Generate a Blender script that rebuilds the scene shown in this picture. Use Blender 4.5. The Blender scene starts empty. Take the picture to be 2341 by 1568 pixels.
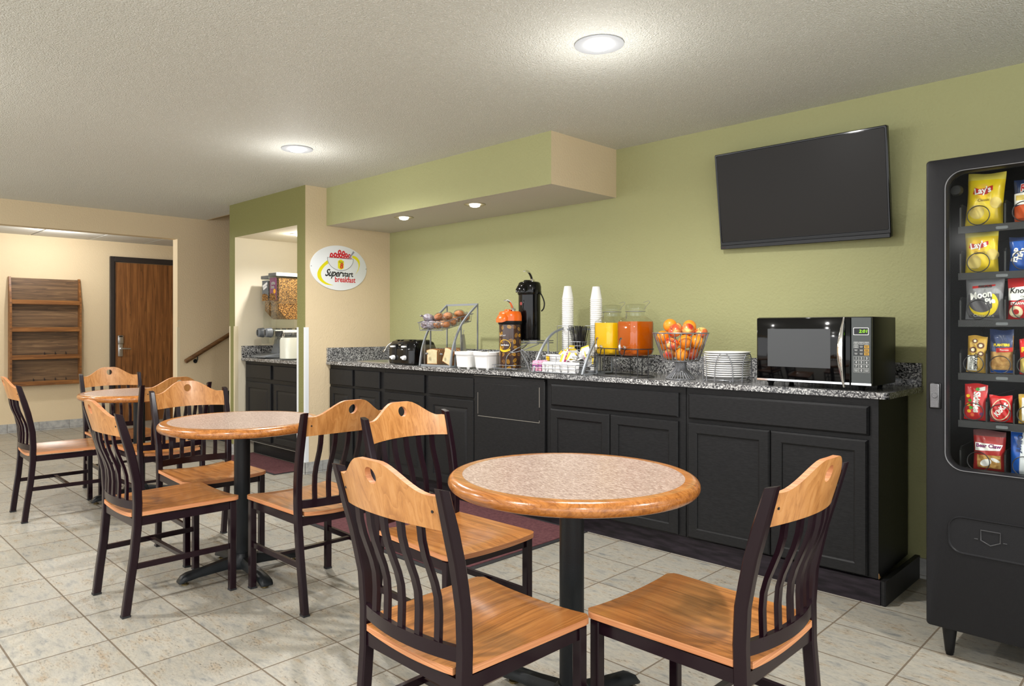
import bpy, bmesh, math, random
from mathutils import Vector, Matrix, Euler
R = math.radians
PI = math.pi
random.seed(7)
scene = bpy.context.scene
COL = scene.collection

# ------------------------------------------------------------------ camera
ALPHA = math.atan2(2775. - 1115., 1633.8)
cam_d = bpy.data.cameras.new('camera')
cam = bpy.data.objects.new('camera', cam_d)
COL.objects.link(cam)
cam.location = (0, 0, 1.19)
cam.rotation_euler = (PI / 2, 0, ALPHA)
cam_d.sensor_fit = 'HORIZONTAL'
cam_d.sensor_width = 36
cam_d.lens = 36 * 1633.8 / 2341
cam_d.shift_x = (1170.5 - 1115.) / 2341
cam_d.shift_y = -(784. - 748.) / 2341
cam_d.clip_start = .05
scene.camera = cam

# ------------------------------------------------------------------ world, exposure
world = bpy.data.worlds.new('world')
scene.world = world
world.use_nodes = True
world.node_tree.nodes['Background'].inputs[0].default_value = (.985, .99, 1.0, 1)
world.node_tree.nodes['Background'].inputs[1].default_value = 2.4
vs = scene.view_settings
vs.view_transform = 'Standard'
vs.look = 'None'
vs.exposure = 0.14
vs.gamma = 1.0
vs.use_curve_mapping = False
scene.cycles.use_denoising = True
scene.cycles.max_bounces = 10
scene.cycles.transparent_max_bounces = 16
scene.cycles.sample_clamp_indirect = 4.0
scene.cycles.caustics_reflective = False
scene.cycles.caustics_refractive = False

CEIL = 2.342
LAMPS = [(-1.754, 2.362), (-4.151, 2.359), (-1.754, -0.04), (-4.151, -0.04), (-6.55, -0.04), (.64, -0.04), (.64, 2.36),
         (-1.754, -2.44), (-4.151, -2.44)]
LAMP_W = 104.


def lamp_light(x, y, z, power, r=.05, spot=None):
    ld = bpy.data.lights.new('lamp_light', 'POINT' if spot is None else 'SPOT')
    ld.energy = power
    ld.color = (1.0, .98, .955)
    ld.shadow_soft_size = r
    if spot:
        ld.spot_size = R(spot)
        ld.spot_blend = .8
    lo = bpy.data.objects.new('lamp_light', ld)
    lo.location = (x, y, z)
    COL.objects.link(lo)
    return lo


# ------------------------------------------------------------------ materials
def lin(c):
    c = c / 255.
    return c / 12.92 if c <= .04045 else ((c + .055) / 1.055) ** 2.4


def rgb(c):
    return (lin(c[0]), lin(c[1]), lin(c[2]), 1)


MATS = {}


def mat(name, color=(200, 200, 200), rough=.5, metal=0., spec=.5, bump=None, vary=None, coat=0., trans=0., ior=1.45,
        emit=None, alpha=1., build=None):
    """bump=(scale, distance[, detail]); vary=(scale, colour2[, stretch xyz])"""
    if name in MATS:
        return MATS[name]
    m = bpy.data.materials.new(name)
    m.use_nodes = True
    nt = m.node_tree
    b = nt.nodes['Principled BSDF']
    b.inputs['Base Color'].default_value = rgb(color)
    b.inputs['Roughness'].default_value = rough
    b.inputs['Metallic'].default_value = metal
    b.inputs['Specular IOR Level'].default_value = spec
    b.inputs['IOR'].default_value = ior
    b.inputs['Coat Weight'].default_value = coat
    b.inputs['Coat Roughness'].default_value = .12
    b.inputs['Transmission Weight'].default_value = trans
    b.inputs['Alpha'].default_value = alpha
    if emit:
        b.inputs['Emission Color'].default_value = rgb(emit[0])
        b.inputs['Emission Strength'].default_value = emit[1]
    m.diffuse_color = rgb(color)
    tc = nt.nodes.new('ShaderNodeTexCoord')
    if vary:
        mp = nt.nodes.new('ShaderNodeMapping')
        mp.inputs['Scale'].default_value = vary[2] if len(vary) > 2 else (1, 1, 1)
        nt.links.new(tc.outputs['Object'], mp.inputs[0])
        n = nt.nodes.new('ShaderNodeTexNoise')
        n.inputs['Scale'].default_value = vary[0]
        n.inputs['Detail'].default_value = 4
        nt.links.new(mp.outputs[0], n.inputs['Vector'])
        cr = nt.nodes.new('ShaderNodeValToRGB')
        cr.color_ramp.elements[0].position = .35
        cr.color_ramp.elements[1].position = .65
        cr.color_ramp.elements[0].color = rgb(color)
        cr.color_ramp.elements[1].color = rgb(vary[1])
        nt.links.new(n.outputs[0], cr.inputs[0])
        nt.links.new(cr.outputs[0], b.inputs['Base Color'])
    if bump:
        n = nt.nodes.new('ShaderNodeTexNoise')
        n.inputs['Scale'].default_value = bump[0]
        n.inputs['Detail'].default_value = bump[2] if len(bump) > 2 else 2
        nt.links.new(tc.outputs['Object'], n.inputs['Vector'])
        bp = nt.nodes.new('ShaderNodeBump')
        bp.inputs['Distance'].default_value = bump[1]
        nt.links.new(n.outputs[0], bp.inputs['Height'])
        nt.links.new(bp.outputs[0], b.inputs['Normal'])
    if build:
        build(nt, b, tc)
    MATS[name] = m
    return m


def nd(nt, typ, **kw):
    n = nt.nodes.new(typ)
    for k, v in kw.items():
        if k.startswith('in_'):
            key = k[3:]
            key = int(key) if key.isdigit() else key
            n.inputs[key].default_value = v
        else:
            setattr(n, k, v)
    return n


def mth(nt, op, a, b=None):
    n = nt.nodes.new('ShaderNodeMath')
    n.operation = op
    for i, v in enumerate((a, b)):
        if v is None:
            continue
        if isinstance(v, (int, float)):
            n.inputs[i].default_value = v
        else:
            nt.links.new(v, n.inputs[i])
    return n.outputs[0]


def ramp(nt, fac, stops):
    cr = nt.nodes.new('ShaderNodeValToRGB')
    el = cr.color_ramp.elements
    while len(el) < len(stops):
        el.new(.5)
    for e, (p, c) in zip(el, stops):
        e.position = p
        e.color = rgb(c)
    nt.links.new(fac, cr.inputs[0])
    return cr.outputs[0]


def mixc(nt, fac, a, b, mode='MIX'):
    n = nt.nodes.new('ShaderNodeMix')
    n.data_type = 'RGBA'
    n.blend_type = mode
    for idx, v in ((0, fac), (6, a), (7, b)):
        if isinstance(v, (int, float, tuple)):
            n.inputs[idx].default_value = v
        else:
            nt.links.new(v, n.inputs[idx])
    return n.outputs[2]


TPX, TPY, TX0, TY0 = .3123, .3047, -.763, .8797


def b_tile(nt, b, tc):
    geo = nd(nt, 'ShaderNodeNewGeometry')
    sep = nd(nt, 'ShaderNodeSeparateXYZ')
    nt.links.new(geo.outputs['Position'], sep.inputs[0])
    u = mth(nt, 'DIVIDE', mth(nt, 'SUBTRACT', sep.outputs[0], TX0), TPX)
    v = mth(nt, 'DIVIDE', mth(nt, 'SUBTRACT', sep.outputs[1], TY0), TPY)
    fu = mth(nt, 'FRACT', u)
    fv = mth(nt, 'FRACT', v)
    du = mth(nt, 'MINIMUM', fu, mth(nt, 'SUBTRACT', 1., fu))
    dv = mth(nt, 'MINIMUM', fv, mth(nt, 'SUBTRACT', 1., fv))
    d = mth(nt, 'MINIMUM', du, dv)
    wob = nd(nt, 'ShaderNodeTexNoise', in_Scale=25., in_Detail=2.)
    nt.links.new(geo.outputs['Position'], wob.inputs['Vector'])
    d2 = mth(nt, 'ADD', d, mth(nt, 'MULTIPLY', mth(nt, 'SUBTRACT', wob.outputs[0], .5), .004))
    grout = mth(nt, 'LESS_THAN', d2, .0105)
    # per tile shift of the pattern
    cell = nd(nt, 'ShaderNodeCombineXYZ')
    nt.links.new(mth(nt, 'FLOOR', u), cell.inputs[0])
    nt.links.new(mth(nt, 'FLOOR', v), cell.inputs[1])
    wn = nd(nt, 'ShaderNodeTexWhiteNoise')
    nt.links.new(cell.outputs[0], wn.inputs[0])
    off = nd(nt, 'ShaderNodeVectorMath', operation='SCALE', in_Scale=9.)
    nt.links.new(wn.outputs['Color'], off.inputs[0])
    add = nd(nt, 'ShaderNodeVectorMath', operation='ADD')
    nt.links.new(geo.outputs['Position'], add.inputs[0])
    nt.links.new(off.outputs[0], add.inputs[1])
    mp = nd(nt, 'ShaderNodeMapping', in_Scale=(1., 2.6, 1.))
    mp.inputs['Rotation'].default_value = (0, 0, .35)
    nt.links.new(add.outputs[0], mp.inputs[0])
    n1 = nd(nt, 'ShaderNodeTexNoise', in_Scale=9., in_Detail=8., in_Roughness=.72)
    nt.links.new(mp.outputs[0], n1.inputs['Vector'])
    n2 = nd(nt, 'ShaderNodeTexNoise', in_Scale=55., in_Detail=4., in_Roughness=.75)
    nt.links.new(mp.outputs[0], n2.inputs['Vector'])
    base = ramp(nt, n1.outputs[0], [(.3, (116, 118, 117)), (.43, (154, 151, 141)), (.55, (174, 168, 154)), (.7, (168, 150, 124))])
    spk = ramp(nt, n2.outputs[0], [(.32, (92, 95, 97)), (.45, (226, 226, 226)), (.62, (240, 240, 240)), (.72, (255, 255, 255))])
    n4 = nd(nt, 'ShaderNodeTexNoise', in_Scale=9., in_Detail=3.)
    nt.links.new(mp.outputs[0], n4.inputs['Vector'])
    cl = nd(nt, 'ShaderNodeMapRange', in_1=.42, in_2=.62)
    nt.links.new(n4.outputs[0], cl.inputs[0])
    col = mixc(nt, mth(nt, 'ADD', .2, mth(nt, 'MULTIPLY', cl.outputs[0], .8)), base, spk, 'MULTIPLY')
    tone = mth(nt, 'ADD', .93, mth(nt, 'MULTIPLY', wn.outputs['Value'], .12))
    sc = nd(nt, 'ShaderNodeVectorMath', operation='SCALE')
    nt.links.new(col, sc.inputs[0])
    nt.links.new(tone, sc.inputs['Scale'])
    fin = mixc(nt, grout, sc.outputs[0], rgb((104, 92, 77)))
    nt.links.new(fin, b.inputs['Base Color'])
    rg = mth(nt, 'ADD', mth(nt, 'MULTIPLY', grout, .45), mth(nt, 'ADD', .3, mth(nt, 'MULTIPLY', n1.outputs[0], .2)))
    nt.links.new(rg, b.inputs['Roughness'])
    hgt = mth(nt, 'ADD', mth(nt, 'MULTIPLY', mth(nt, 'SUBTRACT', 1., grout), .6), mth(nt, 'MULTIPLY', n1.outputs[0], .8))
    bp = nd(nt, 'ShaderNodeBump', in_Distance=.003, in_Strength=.8)
    nt.links.new(hgt, bp.inputs['Height'])
    nt.links.new(bp.outputs[0], b.inputs['Normal'])


def b_granite(nt, b, tc):
    geo = nd(nt, 'ShaderNodeNewGeometry')
    n0 = nd(nt, 'ShaderNodeTexNoise', in_Scale=60., in_Detail=3.)
    nt.links.new(geo.outputs['Position'], n0.inputs['Vector'])
    vo = nd(nt, 'ShaderNodeTexVoronoi', in_Scale=185.)
    mx = mixc(nt, .02, geo.outputs['Position'], n0.outputs['Color'], 'ADD')
    nt.links.new(mx, vo.inputs['Vector'])
    n1 = nd(nt, 'ShaderNodeTexNoise', in_Scale=140., in_Detail=3., in_Roughness=.6)
    nt.links.new(geo.outputs['Position'], n1.inputs['Vector'])
    sep = nd(nt, 'ShaderNodeSeparateColor')
    nt.links.new(vo.outputs['Color'], sep.inputs[0])
    v = mth(nt, 'ADD', mth(nt, 'MULTIPLY', sep.outputs[0], .38), mth(nt, 'MULTIPLY', n1.outputs[0], .62))
    col = ramp(nt, v, [(.32, (22, 22, 24)), (.41, (66, 66, 68)), (.5, (124, 124, 125)), (.6, (180, 180, 178)), (.7, (226, 225, 222))])
    n3 = nd(nt, 'ShaderNodeTexNoise', in_Scale=9., in_Detail=3.)
    nt.links.new(geo.outputs['Position'], n3.inputs['Vector'])
    col = mixc(nt, .8, col, ramp(nt, n3.outputs[0], [(.35, (190, 190, 192)), (.65, (255, 255, 255))]), 'MULTIPLY')
    nt.links.new(col, b.inputs['Base Color'])


def b_popcorn(nt, b, tc):
    geo = nd(nt, 'ShaderNodeNewGeometry')
    vo = nd(nt, 'ShaderNodeTexVoronoi', in_Scale=135., in_Randomness=1.)
    nt.links.new(geo.outputs['Position'], vo.inputs['Vector'])
    n1 = nd(nt, 'ShaderNodeTexNoise', in_Scale=170., in_Detail=3., in_Roughness=.6)
    nt.links.new(geo.outputs['Position'], n1.inputs['Vector'])
    n2 = nd(nt, 'ShaderNodeTexNoise', in_Scale=30., in_Detail=2.)
    nt.links.new(geo.outputs['Position'], n2.inputs['Vector'])
    h = mth(nt, 'ADD', mth(nt, 'MULTIPLY', mth(nt, 'SUBTRACT', .6, vo.outputs['Distance']), .6),
            mth(nt, 'ADD', n1.outputs[0], mth(nt, 'MULTIPLY', n2.outputs[0], .4)))
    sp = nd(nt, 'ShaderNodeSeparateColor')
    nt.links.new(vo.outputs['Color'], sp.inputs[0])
    glint_fleck = mth(nt, 'MULTIPLY', mth(nt, 'GREATER_THAN', sp.outputs[0], .72), mth(nt, 'LESS_THAN', vo.outputs['Distance'], .33))  # whiter popcorn bits that also paint glitter highlights into the ceiling colour
    nt.links.new(mixc(nt, glint_fleck, rgb((224, 224, 216)), rgb((255, 255, 252))), b.inputs['Base Color'])
    bp = nd(nt, 'ShaderNodeBump', in_Distance=.007, in_Strength=1.)
    nt.links.new(h, bp.inputs['Height'])
    nt.links.new(bp.outputs[0], b.inputs['Normal'])


def b_wood(c1, c2, c3, axis=0, scale=1.):
    def f(nt, b, tc):
        st = [44., 44., 44.]
        st[axis] = 2.0
        oi = nd(nt, 'ShaderNodeObjectInfo')
        off = nd(nt, 'ShaderNodeVectorMath', operation='SCALE')
        off.inputs[0].default_value = (3.1, 5.3, 2.2)
        nt.links.new(oi.outputs['Random'], off.inputs['Scale'])
        add = nd(nt, 'ShaderNodeVectorMath', operation='ADD')
        nt.links.new(tc.outputs['Object'], add.inputs[0])
        nt.links.new(off.outputs[0], add.inputs[1])
        mp = nd(nt, 'ShaderNodeMapping', in_Scale=[s * scale for s in st])
        nt.links.new(add.outputs[0], mp.inputs[0])
        n1 = nd(nt, 'ShaderNodeTexNoise', in_Scale=1., in_Detail=6., in_Roughness=.5, in_Distortion=.35)
        nt.links.new(mp.outputs[0], n1.inputs['Vector'])
        n2 = nd(nt, 'ShaderNodeTexNoise', in_Scale=7., in_Detail=3., in_Roughness=.6)
        nt.links.new(mp.outputs[0], n2.inputs['Vector'])
        n3 = nd(nt, 'ShaderNodeTexNoise', in_Scale=.25, in_Detail=2.)
        nt.links.new(mp.outputs[0], n3.inputs['Vector'])
        rings = mth(nt, 'FRACT', mth(nt, 'MULTIPLY', mth(nt, 'ADD', n3.outputs[0], mth(nt, 'MULTIPLY', n1.outputs[0], .12)), 14.))
        v = mth(nt, 'ADD', mth(nt, 'MULTIPLY', n1.outputs[0], .65), mth(nt, 'ADD', mth(nt, 'MULTIPLY', n2.outputs[0], .2), mth(nt, 'MULTIPLY', rings, .15)))
        col = ramp(nt, v, [(.36, c1), (.52, c2), (.66, c3)])
        nt.links.new(col, b.inputs['Base Color'])
        bp = nd(nt, 'ShaderNodeBump', in_Distance=.0003)
        nt.links.new(n2.outputs[0], bp.inputs['Height'])
        nt.links.new(bp.outputs[0], b.inputs['Normal'])
    return f


def b_speck(stops, scale, stretch=(1, 1, 1), detail=3., world=False):
    def f(nt, b, tc):
        mp = nd(nt, 'ShaderNodeMapping', in_Scale=stretch)
        nt.links.new(tc.outputs['Object'], mp.inputs[0])
        n = nd(nt, 'ShaderNodeTexNoise', in_Scale=scale, in_Detail=detail, in_Roughness=.7)
        nt.links.new(mp.outputs[0], n.inputs['Vector'])
        nt.links.new(ramp(nt, n.outputs[0], stops), b.inputs['Base Color'])
    return f


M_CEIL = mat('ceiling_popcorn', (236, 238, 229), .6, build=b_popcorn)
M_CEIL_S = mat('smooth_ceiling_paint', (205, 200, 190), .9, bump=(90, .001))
M_GREEN = mat('green_wall_paint', (168, 168, 122), .8, bump=(75, .0035, 3))
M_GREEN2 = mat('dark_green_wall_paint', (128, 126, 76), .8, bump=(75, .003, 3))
M_CREAM = mat('cream_wall_paint', (216, 197, 163), .8, bump=(75, .0025, 3))
M_CREAM2 = mat('pale_cream_paint', (228, 219, 196), .8, bump=(75, .0015, 3))
M_TILE = mat('stone_floor_tile', (180, 172, 158), .35, build=b_tile)
M_BASET = mat('grey_base_tile', (168, 168, 165), .4, build=b_speck([(.35, (140, 141, 141)), (.55, (172, 172, 169)), (.7, (188, 187, 182))], 14., detail=6.))
M_GROUT = mat('grout', (120, 112, 100), .9)
M_GRAN = mat('speckled_granite', (130, 130, 130), .16, coat=.3, build=b_granite)
M_BLACKP = mat('black_painted_wood', (24, 24, 25), .42, spec=.25, vary=(14, (32, 32, 33), (3, 3, 14)), bump=(60, .0003))
M_BLACKP2 = mat('black_toe_board', (24, 21, 24), .5, spec=.2, vary=(9, (44, 38, 44), (1, 1, 6)))
M_SEAT = mat('oak_seat_veneer', (190, 120, 58), .28, coat=.35, build=b_wood((138, 84, 38), (172, 110, 54), (188, 126, 66), 1))
M_CREST = mat('oak_crest_veneer', (205, 140, 80), .3, coat=.3, build=b_wood((166, 110, 58), (190, 132, 74), (199, 144, 88), 2, .8))
M_PLY = mat('plywood_edge', (206, 146, 100), .5, vary=(3, (178, 112, 70), (1, 1, 120)))
M_RIM = mat('oak_table_rim', (190, 115, 50), .22, coat=.5, build=b_wood((140, 84, 36), (172, 108, 48), (186, 122, 62), 0, 1.6))
M_MAROON = mat('dark_maroon_enamel', (27, 12, 19), .22, spec=.3, coat=.08)
M_LAM = mat('beige_speckled_laminate', (196, 172, 156), .3, build=b_speck([(.36, (122, 98, 88)), (.5, (163, 141, 129)), (.64, (200, 182, 170))], 95., (1, 3, 1), 4.))
M_IRON = mat('black_cast_iron', (24, 27, 29), .4, spec=.3, bump=(200, .0004))
M_BRASS = mat('brass_glide', (120, 105, 70), .4, metal=.8)
M_MAT = mat('maroon_carpet_mat', (84, 45, 50), .95, vary=(60, (104, 62, 64)), bump=(500, .002))
M_RUBBER = mat('black_rubber', (36, 36, 38), .7)
M_WHITE = mat('white_plastic', (232, 232, 230), .35)
M_WCER = mat('white_ceramic', (246, 246, 245), .25, coat=.2)
M_STEEL = mat('brushed_steel', (190, 190, 188), .3, metal=.9)
M_CHROME = mat('chrome', (225, 225, 225), .08, metal=1.)
M_WIRE = mat('silver_wire', (128, 130, 134), .38, metal=.45)
M_GREYT = mat('grey_tube_paint', (140, 145, 150), .4, metal=.3)
M_BWIRE = mat('black_wire', (38, 38, 40), .4)
M_GLOSSB = mat('gloss_black_plastic', (9, 9, 10), .1, spec=.4)
M_BLACKPL = mat('black_plastic', (18, 18, 19), .4, spec=.3)
M_VEND = mat('black_textured_metal', (27, 27, 29), .42, spec=.25, bump=(600, .0003))
M_VENDIN = mat('dark_cabinet_liner', (12, 12, 13), .6, spec=.1)
M_GLASS = mat('clear_glass', (250, 252, 250), .02, trans=1., ior=1.45)


def b_thin(tint, amt=1., rough=.03, bmp=0.):
    def f(nt, b_, tc):
        out = nt.nodes['Material Output']
        tr = nd(nt, 'ShaderNodeBsdfTransparent')
        tr.inputs[0].default_value = rgb(tint)
        gl = nd(nt, 'ShaderNodeBsdfGlossy')
        gl.inputs['Roughness'].default_value = rough
        if bmp:
            n_ = nd(nt, 'ShaderNodeTexNoise', in_Scale=70., in_Detail=3.)
            nt.links.new(tc.outputs['Object'], n_.inputs['Vector'])
            bp = nd(nt, 'ShaderNodeBump', in_Distance=bmp)
            nt.links.new(n_.outputs[0], bp.inputs['Height'])
            nt.links.new(bp.outputs[0], gl.inputs['Normal'])
        lw = nd(nt, 'ShaderNodeLayerWeight', in_Blend=.5)
        mx = nd(nt, 'ShaderNodeMixShader')
        fr = mth(nt, 'ADD', .045, mth(nt, 'MULTIPLY', mth(nt, 'POWER', lw.outputs['Facing'], 4.), .7))
        nt.links.new(mth(nt, 'MULTIPLY', fr, amt), mx.inputs[0])
        nt.links.new(tr.outputs[0], mx.inputs[1])
        nt.links.new(gl.outputs[0], mx.inputs[2])
        nt.links.new(mx.outputs[0], out.inputs[0])
        nt.nodes.remove(b_)
    return f


M_ACRYL = mat('clear_acrylic', (225, 230, 228), build=b_thin((250, 251, 250), .8))
M_PANE = mat('vending_pane', (200, 205, 200), build=b_thin((251, 252, 250), .12, .12))
M_SCREEN = mat('tv_screen', (36, 34, 32), .35, spec=.22)
M_BULB = mat('lit_lamp_lens', (255, 255, 255), .5, emit=((255, 248, 236), 5.))
M_TRIMW = mat('white_lamp_trim', (172, 175, 180), .4)
M_DOORW = mat('oak_door_veneer', (120, 80, 46), .4, build=b_wood((88, 54, 26), (124, 80, 42), (146, 98, 54), 2, .7))
M_RACKW = mat('walnut_board', (112, 80, 50), .45, build=b_wood((78, 58, 40), (108, 82, 56), (130, 102, 72), 1, .8))
M_RACKE = mat('walnut_edge', (128, 82, 38), .4, build=b_wood((96, 58, 24), (128, 82, 38), (150, 100, 50), 1, .8))
M_DFRAME = mat('dark_door_frame', (44, 38, 36), .4)
M_RAILW = mat('handrail_wood', (104, 72, 44), .4, build=b_wood((76, 50, 28), (106, 74, 44), (128, 92, 56), 1, .8))
M_INK = mat('black_ink', (22, 22, 24), .5)
M_INKW = mat('white_ink', (238, 238, 238), .5)


# ------------------------------------------------------------------ mesh builder
class MB:
    def __init__(self):
        self.bm = bmesh.new()
        self.mats = []
        self.mi = 0

    def use(self, m):
        if m not in self.mats:
            self.mats.append(m)
        self.mi = self.mats.index(m)
        return self

    def _tag(self, faces):
        for f in faces:
            f.material_index = self.mi

    def box(self, x0, x1, y0, y1, z0, z1, bevel=0., seg=1, M=None):
        vs_ = [self.bm.verts.new((x, y, z)) for x in (x0, x1) for y in (y0, y1) for z in (z0, z1)]
        q = [(0, 1, 3, 2), (4, 6, 7, 5), (0, 4, 5, 1), (2, 3, 7, 6), (0, 2, 6, 4), (1, 5, 7, 3)]
        fs = [self.bm.faces.new([vs_[i] for i in f]) for f in q]
        self._tag(fs)
        if bevel:
            es = list({e for f in fs for e in f.edges})
            r = bmesh.ops.bevel(self.bm, geom=es, offset=bevel, segments=seg, affect='EDGES', profile=.5)
            self._tag(r['faces'])
            vs_ = list({v for f in r['faces'] for v in f.verts} | {v for v in vs_ if v.is_valid})
        if M is not None:
            for v in vs_:
                v.co = M @ v.co
        return self

    def cbox(self, c, s, bevel=0., seg=1, rot=None):
        M = Matrix.Translation(c)
        if rot:
            M = M @ Euler(rot).to_matrix().to_4x4()
        h = [k / 2 for k in s]
        return self.box(-h[0], h[0], -h[1], h[1], -h[2], h[2], bevel, seg, M)

    def loft(self, rings, closed_ring=True, cap=True, closed_path=False):
        """rings: list of lists of points"""
        vr = [[self.bm.verts.new(p) for p in r] for r in rings]
        n = len(vr[0])
        m = len(vr)
        fs = []
        for i in range(m if closed_path else m - 1):
            a, b = vr[i], vr[(i + 1) % m]
            for j in range(n if closed_ring else n - 1):
                k = (j + 1) % n
                try:
                    fs.append(self.bm.faces.new((a[j], a[k], b[k], b[j])))
                except ValueError:
                    pass
        if cap and not closed_path and closed_ring:
            fs.append(self.bm.faces.new(list(reversed(vr[0]))))
            fs.append(self.bm.faces.new(vr[-1]))
        self._tag(fs)
        return self

    def tube(self, pts, r, n=8, closed=False, flat=None):
        """flat=(w,h): rectangular section instead of round; r may be a list"""
        P = [Vector(p) for p in pts]
        m = len(P)
        rings = []
        up = None
        for i in range(m):
            if closed:
                t = (P[(i + 1) % m] - P[i - 1])
            else:
                t = P[min(i + 1, m - 1)] - P[max(i - 1, 0)]
            t.normalize()
            if up is None:
                up = Vector((0, 0, 1)) if abs(t.z) < .9 else Vector((0, 1, 0))
            a = t.cross(up)
            if a.length < 1e-5:
                a = t.cross(Vector((1, 0, 0)))
            a.normalize()
            b = a.cross(t).normalized()
            up = b
            rr = r[i] if isinstance(r, (list, tuple)) else r
            if flat:
                w, h = flat
                rings.append([P[i] + a * (w / 2 * sx) + b * (h / 2 * sy) for sx, sy in ((-1, -1), (1, -1), (1, 1), (-1, 1))])
            else:
                rings.append([P[i] + a * (rr * math.cos(2 * PI * k / n)) + b * (rr * math.sin(2 * PI * k / n)) for k in range(n)])
        return self.loft(rings, True, True, closed)

    def lathe(self, prof, n=24, c=(0, 0, 0), axis='z', cap=False, a0=0., a1=2 * PI):
        c = Vector(c)
        full = abs(a1 - a0 - 2 * PI) < 1e-6
        rings = []
        for k in range(n if full else n + 1):
            a = a0 + (a1 - a0) * k / n
            ring = []
            for r, z in prof:
                x, y = r * math.cos(a), r * math.sin(a)
                p = {'z': (x, y, z), 'y': (x, z, y), 'x': (z, x, y)}[axis]
                ring.append(c + Vector(p))
            rings.append(ring)
        vr = []
        for ring in rings:
            vr.append([None if abs(prof[j][0]) < 1e-7 else self.bm.verts.new(p) for j, p in enumerate(ring)])
        axisv = {}
        for j, (r, z) in enumerate(prof):
            if abs(r) < 1e-7:
                axisv[j] = self.bm.verts.new(rings[0][j])
        fs = []
        m = len(vr)
        for i in range(m if full else m - 1):
            A, B = vr[i], vr[(i + 1) % m]
            for j in range(len(prof) - 1):
                q = []
                for v in ((A, j), (B, j), (B, j + 1), (A, j + 1)):
                    w = v[0][v[1]] or axisv[v[1]]
                    if w not in q:
                        q.append(w)
                if len(q) > 2:
                    try:
                        fs.append(self.bm.faces.new(q))
                    except ValueError:
                        pass
        self._tag(fs)
        return self

    def slab(self, quads, fn, thick):
        """quads: list of polygons of (u,v); fn(u,v,d)->xyz with d 0..1 through thickness. Closed solid."""
        key = {}
        front, back = {}, {}

        def vv(d, p):
            k = (round(p[0], 6), round(p[1], 6))
            if k not in d:
                d[k] = self.bm.verts.new(fn(p[0], p[1], 0. if d is front else thick))
            return d[k]
        edges = {}
        fs = []
        for q in quads:
            ks = []
            for p in q:
                k = (round(p[0], 6), round(p[1], 6))
                if not ks or (ks[-1] != k and ks[0] != k):
                    ks.append(k)
            if len(ks) < 3:
                continue
            fs.append(self.bm.faces.new([vv(front, k) for k in ks]))
            fs.append(self.bm.faces.new([vv(back, k) for k in reversed(ks)]))
            for a, b in zip(ks, ks[1:] + ks[:1]):
                if (b, a) in edges:
                    del edges[(b, a)]
                else:
                    edges[(a, b)] = 1
        self._tag(fs)
        side = []
        for a, b in edges:
            side.append(self.bm.faces.new((front[b], front[a], back[a], back[b])))
        self._tag(side)
        return side

    def prism(self, poly, z0, z1, plane='xy', M=None, bevel=0.):
        def mp(p, z):
            v = {'xy': (p[0], p[1], z), 'xz': (p[0], z, p[1]), 'yz': (z, p[0], p[1])}[plane]
            return (M @ Vector(v)) if M is not None else v
        a = [self.bm.verts.new(mp(p, z0)) for p in poly]
        b = [self.bm.verts.new(mp(p, z1)) for p in poly]
        n = len(poly)
        fs = [self.bm.faces.new(list(reversed(a))), self.bm.faces.new(b)]
        for i in range(n):
            fs.append(self.bm.faces.new((a[i], a[(i + 1) % n], b[(i + 1) % n], b[i])))
        self._tag(fs)
        if bevel:
            es = list(fs[0].edges) + list(fs[1].edges)
            r = bmesh.ops.bevel(self.bm, geom=es, offset=bevel, segments=2, affect='EDGES', profile=.5)
            self._tag(r['faces'])
        return self

    def sphere(self, c, r, n=16, s=(1, 1, 1)):
        prof = [(r * math.sin(PI * k / (n // 2)), -r * math.cos(PI * k / (n // 2))) for k in range(n // 2 + 1)]
        prof[0] = (0, -r)
        prof[-1] = (0, r)
        before = set(self.bm.verts)
        self.lathe(prof, n)
        for v in self.bm.verts:
            if v not in before:
                v.co = Vector(c) + Vector((v.co.x * s[0], v.co.y * s[1], v.co.z * s[2]))
        return self

    def build(self, name, m=None, parent=None, loc=None, smooth=True, angle=38, rot=None):
        me = bpy.data.meshes.new(name)
        bmesh.ops.recalc_face_normals(self.bm, faces=self.bm.faces[:])
        self.bm.to_mesh(me)
        self.bm.free()
        if self.mats:
            for x in self.mats:
                me.materials.append(x)
        elif m:
            me.materials.append(m)
        if smooth:
            me.shade_smooth()
            me.set_sharp_from_angle(angle=R(angle))
        o = bpy.data.objects.new(name, me)
        COL.objects.link(o)
        if parent:
            o.parent = parent
        if loc:
            o.location = loc
        if rot:
            o.rotation_euler = rot
        return o


def tag(o, label, cat, group=None):
    o['label'] = label
    o['category'] = cat
    if group:
        o['group'] = group
    return o


def thing(name, label, cat, loc=(0, 0, 0), rz=0., group=None):
    o = bpy.data.objects.new(name, None)
    o.empty_display_size = .1
    COL.objects.link(o)
    o.location = loc
    o.rotation_euler = (0, 0, rz)
    return tag(o, label, cat, group)


def struct(o):
    o['kind'] = 'structure'
    return o


def kids(o):
    return [c for c in bpy.data.objects if c.parent == o]


def dup(root, loc, rz, label=None, group=None):
    def cp(o, par):
        c = o.copy()
        COL.objects.link(c)
        if par:
            c.parent = par
        for k in tree.get(o, []):
            cp(k, c)
        return c
    tree = {}
    for o in bpy.data.objects:
        if o.parent:
            tree.setdefault(o.parent, []).append(o)
    r = cp(root, None)
    r.location = loc
    r.rotation_euler = (0, 0, rz)
    if label:
        r['label'] = label
    if group:
        r['group'] = group
    return r


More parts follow.
